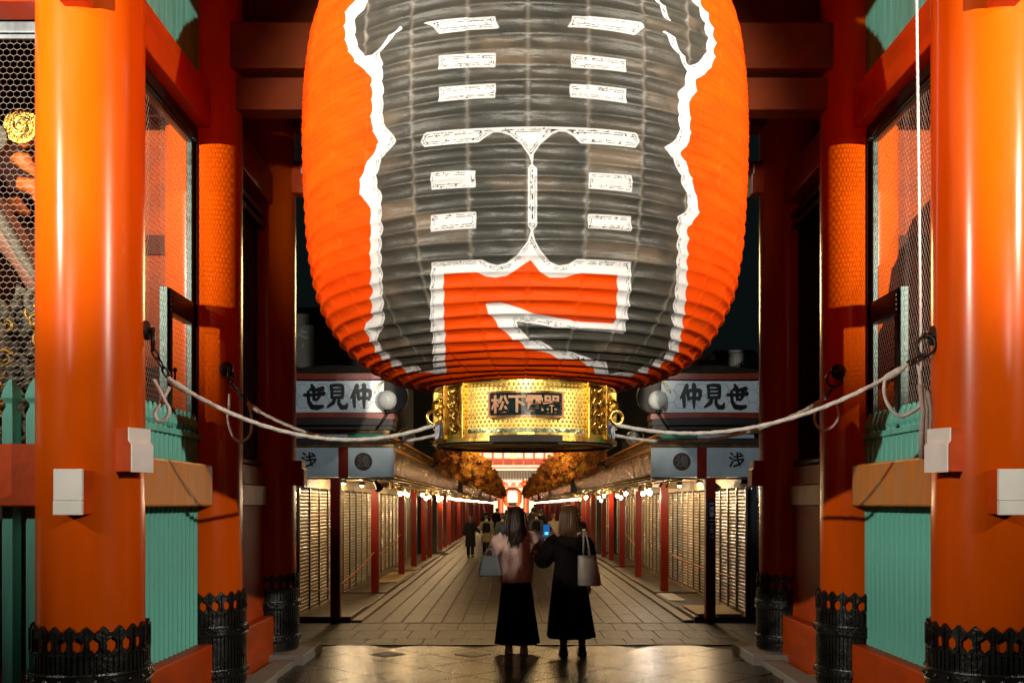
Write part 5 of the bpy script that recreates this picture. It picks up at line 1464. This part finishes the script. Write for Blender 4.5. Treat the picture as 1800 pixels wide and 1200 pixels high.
def figure(arms, H=1.6, legs=((-.085, .0, 0), (.085, .0, 0)), voxel=.011, head_turn=0.0, hands=True):
    """one continuous body facing +y; arms: per side (elbow, wrist, finger direction)"""
    k = H / 1.6
    m = MB()
    m.loft([ell(0, 0, z * k, rx * k, ry * k, 20) for z, rx, ry in ((.80, .12, .09), (.86, .160, .115), (.95, .145, .10), (1.03, .122, .088), (1.12, .135, .098), (1.20, .150, .105), (1.27, .150, .092), (1.305, .10, .07), (1.335, .055, .052))])
    m.tube([(0, -.005, 1.29 * k), (0, .0, 1.36 * k), (0, .012, 1.42 * k)], [.056 * k, .047 * k, .048 * k], 12)
    hc = Vector((0, .018 * k, 1.485 * k))
    m.ball(hc, (.074 * k, .092 * k, .108 * k), 18, 14)
    m.ball(hc + Vector((0, .03 * k, -.05 * k)), (.055 * k, .062 * k, .062 * k), 14, 10)      # jaw
    f = Vector((math.sin(head_turn), math.cos(head_turn), 0)); r_ = Vector((f.y, -f.x, 0))
    m.tube([hc + f * .082 * k + Vector((0, 0, .012 * k)), hc + f * .108 * k + Vector((0, 0, -.018 * k))], [.010 * k, .014 * k], 6)   # nose
    m.ball(hc + f * .085 * k + Vector((0, 0, -.052 * k)), (.026 * k, .012 * k, .009 * k), 8, 5)                                     # mouth
    for q in (-1, 1):
        m.ball(hc + r_ * q * .075 * k - Vector((0, 0, .005 * k)), (.012 * k, .020 * k, .030 * k), 8, 6)                             # ear
    for sd_, (el, wr, fd) in zip((-1, 1), arms):
        sh = Vector((sd_ * .155 * k, -.005, 1.262 * k)); el = Vector(el) * k; wr = Vector(wr) * k
        m.tube([sh - Vector((sd_ * .03, 0, 0)), sh, sh.lerp(el, .5), el], [.05 * k, .052 * k, .044 * k, .037 * k], 10)
        m.tube([el, el.lerp(wr, .3), wr], [.038 * k, .038 * k, .024 * k], 10)
        if hands:
            hand(m, wr, fd, Vector(fd).cross(Vector((0, 0, 1)) if abs(Vector(fd).normalized().z) < .8 else Vector((0, 1, 0))), .7, k)
    for x, yf_, lift in legs:
        hip = Vector((x * .95 * k, 0, .86 * k)); kn = Vector((x * k, .5 * yf_ * k + .01, (.46 + lift * .5) * k)); an = Vector((x * k, yf_ * k, (.085 + lift) * k))
        m.tube([hip, hip.lerp(kn, .5), kn], [.088 * k, .072 * k, .055 * k], 12)
        m.tube([kn, kn.lerp(an, .35) - Vector((0, .012, 0)), an], [.054 * k, .053 * k, .034 * k], 12)
        m.tube([an + Vector((0, -.035 * k, -.045 * k)), an + Vector((0, .04 * k, -.045 * k)), an + Vector((x * .15, .14 * k, -.058 * k))], [.034 * k, .038 * k, .026 * k], 10)
    return m, k


def sleeve(m, pts, rr, n=12):
    m.tube(pts, rr, n)


def person(loc, label, cat='person', group=None, rz=0.0):
    t = thing('person', loc, label, cat, group); t.rotation_euler.z = rz
    return t


def put(t, name, me_or_mb, mat, smooth=True):
    me = me_or_mb.mesh(name, smooth=smooth) if isinstance(me_or_mb, MB) else me_or_mb
    return place(name, me, mat, t)


# ---- woman in a pink blouse, seen from behind, taking a picture
w1 = person((.035, 11.15, 0), 'woman from behind in pink blouse and long black skirt, long wavy dark hair')
body, k = figure((((-.25, .06, 1.03), (-.12, .26, 1.24), (.3, .5, .8)), ((.27, .10, 1.16), (.13, .26, 1.36), (-.5, .3, .8))), 1.58, legs=((-.075, -.02, 0), (.09, .0, 0)))
put(w1, 'body', remeshed(body, 'body', .011), SKIN)
m = MB()   # blouse: loose body with gathers
m.loft([ell(0, 0, z, rx, ry, 40, fold=fo) for z, rx, ry, fo in ((.765, .172, .128, (.030, 9, .3)), (.80, .178, .135, (.028, 9, .5)), (.90, .185, .138, (.030, 7, .9)), (1.0, .188, .135, (.028, 7, 1.2)), (1.10, .190, .132, (.02, 6, 1.6)), (1.19, .188, .122, (.012, 6, 2)), (1.25, .172, .105, (.006, 5, 2)), (1.285, .125, .085, (0, 5, 2)), (1.31, .075, .062, (0, 5, 2)))])
m.tube([(-.12, 0, 1.245), (-.19, .0, 1.20), (-.235, .04, 1.09), (-.25, .06, 1.00), (-.19, .16, 1.08), (-.15, .21, 1.15)], [.085, .088, .085, .088, .075, .055], 16)
m.tube([(.12, 0, 1.245), (.18, .02, 1.235), (.245, .07, 1.18), (.275, .10, 1.14), (.22, .17, 1.24), (.17, .21, 1.30)], [.080, .088, .088, .090, .075, .06], 16)
put(w1, 'blouse', remeshed(m, 'blouse', .012, 3), PINK)
m = MB()
m.loft([ell(.005 + (.86 - z) * .012, 0, z, rx, ry, 48, fold=(fo, 8, .6)) for z, rx, ry, fo in ((.105, .232, .205, .06), (.11, .236, .21, .06), (.30, .212, .185, .05), (.50, .188, .160, .035), (.70, .168, .135, .014), (.85, .150, .112, .0), (.95, .135, .10, .0))])
put(w1, 'skirt', m, BLACKC)
m = MB()   # long wavy hair in strands
for j in range(190):
    a = R(-205 + 230 * (j * 37 % 190) / 189); cr = lr.uniform(.80, 1.02)
    rx_, ry_ = .092 * cr, .108 * cr
    x0, y0 = rx_ * math.cos(a), ry_ * math.sin(a)
    wv = lr.uniform(0, 6.28); am = lr.uniform(.004, .022); end = lr.uniform(1.13, 1.22) if math.sin(a) < .35 else lr.uniform(1.25, 1.34)
    pts = []; rr = []
    top = Vector((lr.uniform(-.015, .015), .01, 1.585)); 
    for q in range(15):
        t_ = q / 14
        if t_ < .3:
            u_ = t_ / .3; ang = u_ * PI / 2
            p = Vector((x0 * math.sin(ang), .012 + y0 * math.sin(ang), 1.48 + .108 * math.cos(ang)))
        else:
            u_ = (t_ - .3) / .7
            z = 1.48 + (end - 1.48) * u_
            sp = 1.0 + .22 * math.sin(u_ * PI * .9) - .10 * u_
            yb_ = min(.012 + y0 * sp, .012 + y0) - (.030 * u_ if y0 < 0 else 0)
            p = Vector((x0 * sp + am * math.sin(u_ * 8 + wv) * u_, yb_ + am * math.cos(u_ * 7 + wv) * u_ - .01 * u_, z))
        pts.append(p); rr.append((.0088 + .004 * (j % 3 == 0)) * (1 - .75 * max(0, (t_ - .6) / .4)) if t_ > .05 else .008)
    m.tube(pts, rr, 5)
m.ball((0, .008, 1.495), (.088, .10, .098), 16, 12)
m.loft([ell(0, -.02 - .3 * max(0, 1.42 - z) * .2, z, rx, ry, 16) for z, rx, ry in ((1.22, .050, .030), (1.30, .075, .055), (1.38, .080, .075), (1.46, .080, .085))])
put(w1, 'hair', m, HAIRD)
for sgn, (x, y) in ((-1, (-.075, -.02)), (1, (.09, .0))):
    m = MB(); m.loft([ell(x, y + .03, z, rx, ry, 16) for z, rx, ry in ((.0, .044, .115), (.02, .046, .118), (.05, .042, .10), (.08, .038, .075), (.12, .040, .045), (.16, .038, .042))])
    put(w1, 'shoe', m, SHOEW)
hb = thing('handbag', (-.245 + .035, 11.10, .86), 'blue grey leather handbag on the left arm of the woman in pink', 'bag')
m = MB()
bx, by = -.245, 11.07
m.loft([[(bx - w_, by - d, z), (bx + w_, by - d, z), (bx + w_ * 1.02, by + d, z), (bx - w_, by + d, z)] for z, w_, d in ((.84, .112, .06), (.86, .118, .065), (.97, .098, .055), (1.06, .080, .035))])
m.build('bag_body', BAGB, hb, smooth=30, bevel=.012)
m = MB(); m.tube([(bx - .06, by, 1.05), (bx - .05, by, 1.10), (bx, by, 1.14), (bx + .05, by, 1.10), (bx + .06, by, 1.05)], .008, 7); m.build('handle', BAGB, hb, smooth=True)

# ---- woman in black with a grey tote, holding up a phone
w2 = person((.615, 10.98, 0), 'woman from behind in long black dress, shoulder length chestnut hair, holding up a phone')
body, k = figure((((-.27, .04, 1.04), (-.20, .24, 1.24), (-.1, .35, .85)), ((.215, .0, .99), (.20, .10, .77), (.0, .15, -1))), 1.60, legs=((-.07, .0, 0), (.13, .03, 0)))
bme = remeshed(body, 'body', .011)
put(w2, 'body', bme, SKIN)
m = MB()
m.loft([ell(cxx, 0, z, rx, ry, 48, fold=(fo, 7, 1.1)) for z, cxx, rx, ry, fo in ((.19, .01, .252, .21, .05), (.195, .01, .256, .215, .05), (.40, .0, .232, .19, .042), (.62, -.005, .205, .165, .028), (.82, -.005, .182, .14, .008), (.98, .0, .165, .122, .0), (1.10, .0, .172, .122, .0), (1.20, .0, .180, .115, .0), (1.26, .0, .165, .10, .0), (1.295, .0, .12, .08, .0), (1.315, .0, .075, .062, .0))])
m.tube([(-.12, 0, 1.24), (-.19, .0, 1.19), (-.255, .03, 1.08), (-.285, .05, 1.02), (-.245, .14, 1.10), (-.215, .20, 1.18)], [.085, .09, .098, .105, .085, .055], 16)
m.tube([(.12, 0, 1.24), (.19, .0, 1.17), (.215, .0, 1.02), (.22, .05, .90), (.205, .09, .82)], [.08, .082, .075, .068, .055], 16)
put(w2, 'dress', remeshed(m, 'dress', .012, 3), BLACKC)
put(w2, 'collar', MB().tube([(.078 * math.cos(a), .068 * math.sin(a), 1.322 - .012 * math.sin(a)) for a in np.linspace(0, 2 * PI, 33)[:-1]], [.011] * 32, 7, closed=True), COLLAR)
put(w2, 'collar_strip', MB().tube([(.03, -.088, 1.285), (.08, -.085, 1.30), (.115, -.06, 1.315)], .010, 7), COLLAR)
m = MB()
for j in range(190):
    a = R(-210 + 240 * (j * 37 % 190) / 189); cr = lr.uniform(.84, 1.02)
    x0, y0 = .100 * cr * math.cos(a), .110 * cr * math.sin(a)
    end = lr.uniform(1.255, 1.325); wv = lr.uniform(0, 6.28)
    pts = []; rr = []
    for q in range(12):
        t_ = q / 11
        if t_ < .36:
            ang = t_ / .36 * PI / 2
            p = Vector((x0 * math.sin(ang), .012 + y0 * math.sin(ang), 1.485 + .115 * math.cos(ang)))
        else:
            u_ = (t_ - .36) / .64
            sp = 1 + .16 * u_ ** .8
            p = Vector((x0 * sp + .004 * math.sin(u_ * 5 + wv), .012 + y0 * sp, 1.485 + (end - 1.485) * u_))
        pts.append(p); rr.append((.009 + .004 * (j % 3 == 0)) * (1 - .6 * max(0, (t_ - .75) / .25)))
    m.tube(pts, rr, 5)
m.ball((0, .008, 1.50), (.094, .10, .10), 16, 12)
m.loft([ell(0, -.005, z, rx, ry, 16) for z, rx, ry in ((1.30, .095, .085), (1.38, .096, .092), (1.46, .090, .092))])
put(w2, 'hair', m, HAIRB)
for x, y in ((-.07, .0), (.13, .03)):
    m = MB(); m.tube([(x, y, .06), (x, y, .12), (x * .98, y - .01, .28)], [.038, .037, .056], 14)
    put(w2, 'stocking', m, TIGHTS)
    m = MB(); m.loft([ell(x, y + .02, z, rx, ry, 18) for z, rx, ry in ((.0, .055, .125), (.035, .056, .128), (.04, .048, .118), (.07, .045, .10), (.10, .040, .055))])
    put(w2, 'shoe', m, SHOEB)
ph = thing('phone', (.385, 11.22, 1.27), 'phone with a glowing blue screen in the raised hand of the woman in black', 'phone')
m = MB(); a = Vector((.372, 11.23, 1.30))
MB().box(.333, .411, 11.215, 11.224, 1.255, 1.40).build('phone_case', BLACKP, ph, bevel=.003)
MB().box(.337, .407, 11.2128, 11.2148, 1.262, 1.394).build('phone_screen', SCREEN, ph)
MB().box(.352, .392, 11.2110, 11.2126, 1.282, 1.312).build('screen_picture', M('lit_screen_picture', (.02, .1, .2), .3, emit=((.10, .62, 1.0), 1.6)), ph)
tb = thing('tote_bag', (.80, 10.86, .72), 'grey leather tote bag hanging from the right shoulder of the woman in black', 'bag')
tx, ty = .795, 10.84
MB().loft([[(tx + cxx + rx * math.cos(t_) * (1 if abs(math.cos(t_)) < .8 else 1.05), ty + ry * math.sin(t_), z) for t_ in np.linspace(0, 2 * PI, 25)[:-1]] for z, cxx, rx, ry in ((.755, .02, .105, .05), (.765, .02, .118, .062), (.86, .012, .112, .062), (.98, .0, .100, .05), (1.075, -.012, .088, .026))]).build('bag_body', BAGG, tb, smooth=60)
m = MB()
for q in (-.030, .030):
    m.tube([(tx - .012 + q * 1.2, ty - .018, 1.06), (tx - .020 + q * .8, ty + .0, 1.20), (tx - .030 + q * .4, ty + .05, 1.325), (tx - .035 + q * .3, ty + .12, 1.345), (tx - .03 + q * .6, ty + .17, 1.26), (tx - .012 + q, ty + .03, 1.07)], .0085, 6)
m.build('strap', BAGG, tb, smooth=True)

# ---- people farther down the lane
DOWN = (((-.22, -.02, 1.02), (-.23, .05, .80), (0, .2, -1)), ((.22, -.02, 1.02), (.23, .05, .80), (0, .2, -1)))


def walker(x, y, H, label, coat, coat_mat, leg_mat=BLACKC, hair='short', hair_mat=HAIRD, pack=None, arms=DOWN, rz=0.0, group='people walking down the lane', skirt=False, hat=None):
    t = person((x, y, SZ), label, group=group, rz=rz)
    body, k = figure(arms, H, legs=((-.08, .10, 0), (.08, -.10, .02)), voxel=.02, hands=True)
    put(t, 'body', remeshed(body, 'body', .018, 3), SKIN)
    z0 = coat
    m = MB()
    m.loft([ell(0, 0, z * k, rx * k, ry * k, 28, fold=(.02 * (1.2 - z), 6, x)) for z, rx, ry in ((z0, .17 + .10 * (1 - z0) * .6, .13 + .06 * (1 - z0)), (z0 + .01, .172 + .10 * (1 - z0) * .6, .132 + .06 * (1 - z0)), (max(z0 + .05, .95), .170, .125), (1.12, .178, .128), (1.22, .182, .12), (1.28, .15, .10), (1.32, .085, .075))])
    for sd_, (el, wr, fd) in zip((-1, 1), arms):
        el = Vector(el) * k; wr = Vector(wr) * k; sh = Vector((sd_ * .15 * k, 0, 1.25 * k))
        m.tube([sh - Vector((sd_ * .03, 0, 0)), sh, sh.lerp(el, .6), el, wr.lerp(el, .12)], [.07 * k, .072 * k, .064 * k, .06 * k, .048 * k], 10)
    put(t, 'coat', remeshed(m, 'coat', .018, 3), coat_mat)
    m = MB()
    for xx, yy, lf in ((-.08, .10, 0), (.08, -.10, .02)):
        m.tube([(xx * k, 0, .88 * k), (xx * k, yy * .5 * k, .46 * k), (xx * k, yy * k, (.10 + lf) * k)], [.10 * k, .072 * k, .055 * k], 10)
    put(t, 'trousers', m, leg_mat)
    for xx, yy, lf in ((-.08, .10, 0), (.08, -.10, .02)):
        m = MB(); m.loft([ell(xx * k, yy * k + .03, z + lf, rx, ry, 12) for z, rx, ry in ((0, .045, .12), (.03, .046, .122), (.07, .042, .08), (.10, .038, .05))]); put(t, 'shoe', m, BLACKP)
    m = MB()
    if hair == 'long':
        m.loft([ell(0, -.008 * k, z * k, rx * k, ry * k, 18, fold=(.03, 7, 0)) for z, rx, ry in ((1.20, .085, .05), (1.28, .098, .085), (1.38, .098, .10), (1.48, .094, .105), (1.56, .075, .085), (1.60, .03, .04))])
    else:
        m.ball((0, .0, 1.525 * k), (.085 * k, .098 * k, .085 * k), 14, 10); m.ball((0, -.025 * k, 1.47 * k), (.080 * k, .078 * k, .075 * k), 12, 8)
    put(t, 'hair', m, hair_mat)
    if hat is not None:
        m = MB(); m.loft([ell(0, 0, z * k, r * k, r * 1.1 * k, 18) for z, r in ((1.535, .10), (1.56, .115), (1.60, .11), (1.63, .07), (1.64, .02))]); put(t, 'hat', m, hat)
    if pack is not None:
        m = MB(); m.loft([ell(0, -.16 * k, z * k, rx * k, ry * k, 16) for z, rx, ry in ((.90, .10, .05), (.93, .14, .085), (1.10, .145, .095), (1.22, .125, .075), (1.26, .07, .04))])
        put(t, 'backpack', m, pack)
    return t


REACH = (((-.22, -.02, 1.02), (-.23, .05, .80), (0, .2, -1)), ((.24, .0, 1.05), (.38, .02, .90), (.8, .2, -.5)))
REACHL = (((-.24, .0, 1.05), (-.36, .02, .92), (-.8, .2, -.5)), ((.22, -.02, 1.02), (.23, .05, .80), (0, .2, -1)))
walker(-1.56, 38.0, 1.60, 'woman walking away in a long black coat with long dark hair, left of the lane', .42, NAVYC, hair='long', arms=REACH)
walker(-.98, 38.6, 1.64, 'person walking away in an olive coat with a black backpack and dark cap', .55, OLIVE, pack=NAVYC, arms=REACHL, hat=BLACKC)
walker(-.36, 37.0, 1.66, 'person with a blue backpack half hidden left of the woman in pink', .75, GREYC, pack=BLUEC, hair='short')
walker(.88, 38.0, 1.74, 'person in a grey jacket with black backpack between the two women', .78, GREYC, pack=NAVYC)
walker(1.25, 47.0, 1.78, 'tall person in dark clothes behind the grey jacket', .75, NAVYC)
walker(1.62, 40.5, 1.62, 'person in a cream jacket glimpsed beside the raised phone', .80, CREAMC, hair_mat=HAIRB)
walker(2.45, 37.5, 1.66, 'dark coated person facing the gate at the right kerb', .55, NAVYC, rz=PI)
fr2 = random.Random(5)
far_spots = [(-1.9, 66), (-1.1, 62), (-.6, 70), (-.2, 58), (.4, 64), (1.0, 60), (1.8, 68), (-1.5, 84), (-.5, 88), (.7, 86), (1.5, 82)]
for i, (x, y) in enumerate(far_spots):
    walker(x + AX, y, fr2.uniform(1.58, 1.76), 'dark figure in the distant crowd of the lane', fr2.choice([.5, .75, .8]), fr2.choice([NAVYC, GREYC, BLACKC, BLUEC]), hair=fr2.choice(['short', 'long']), group='distant crowd in the lane')
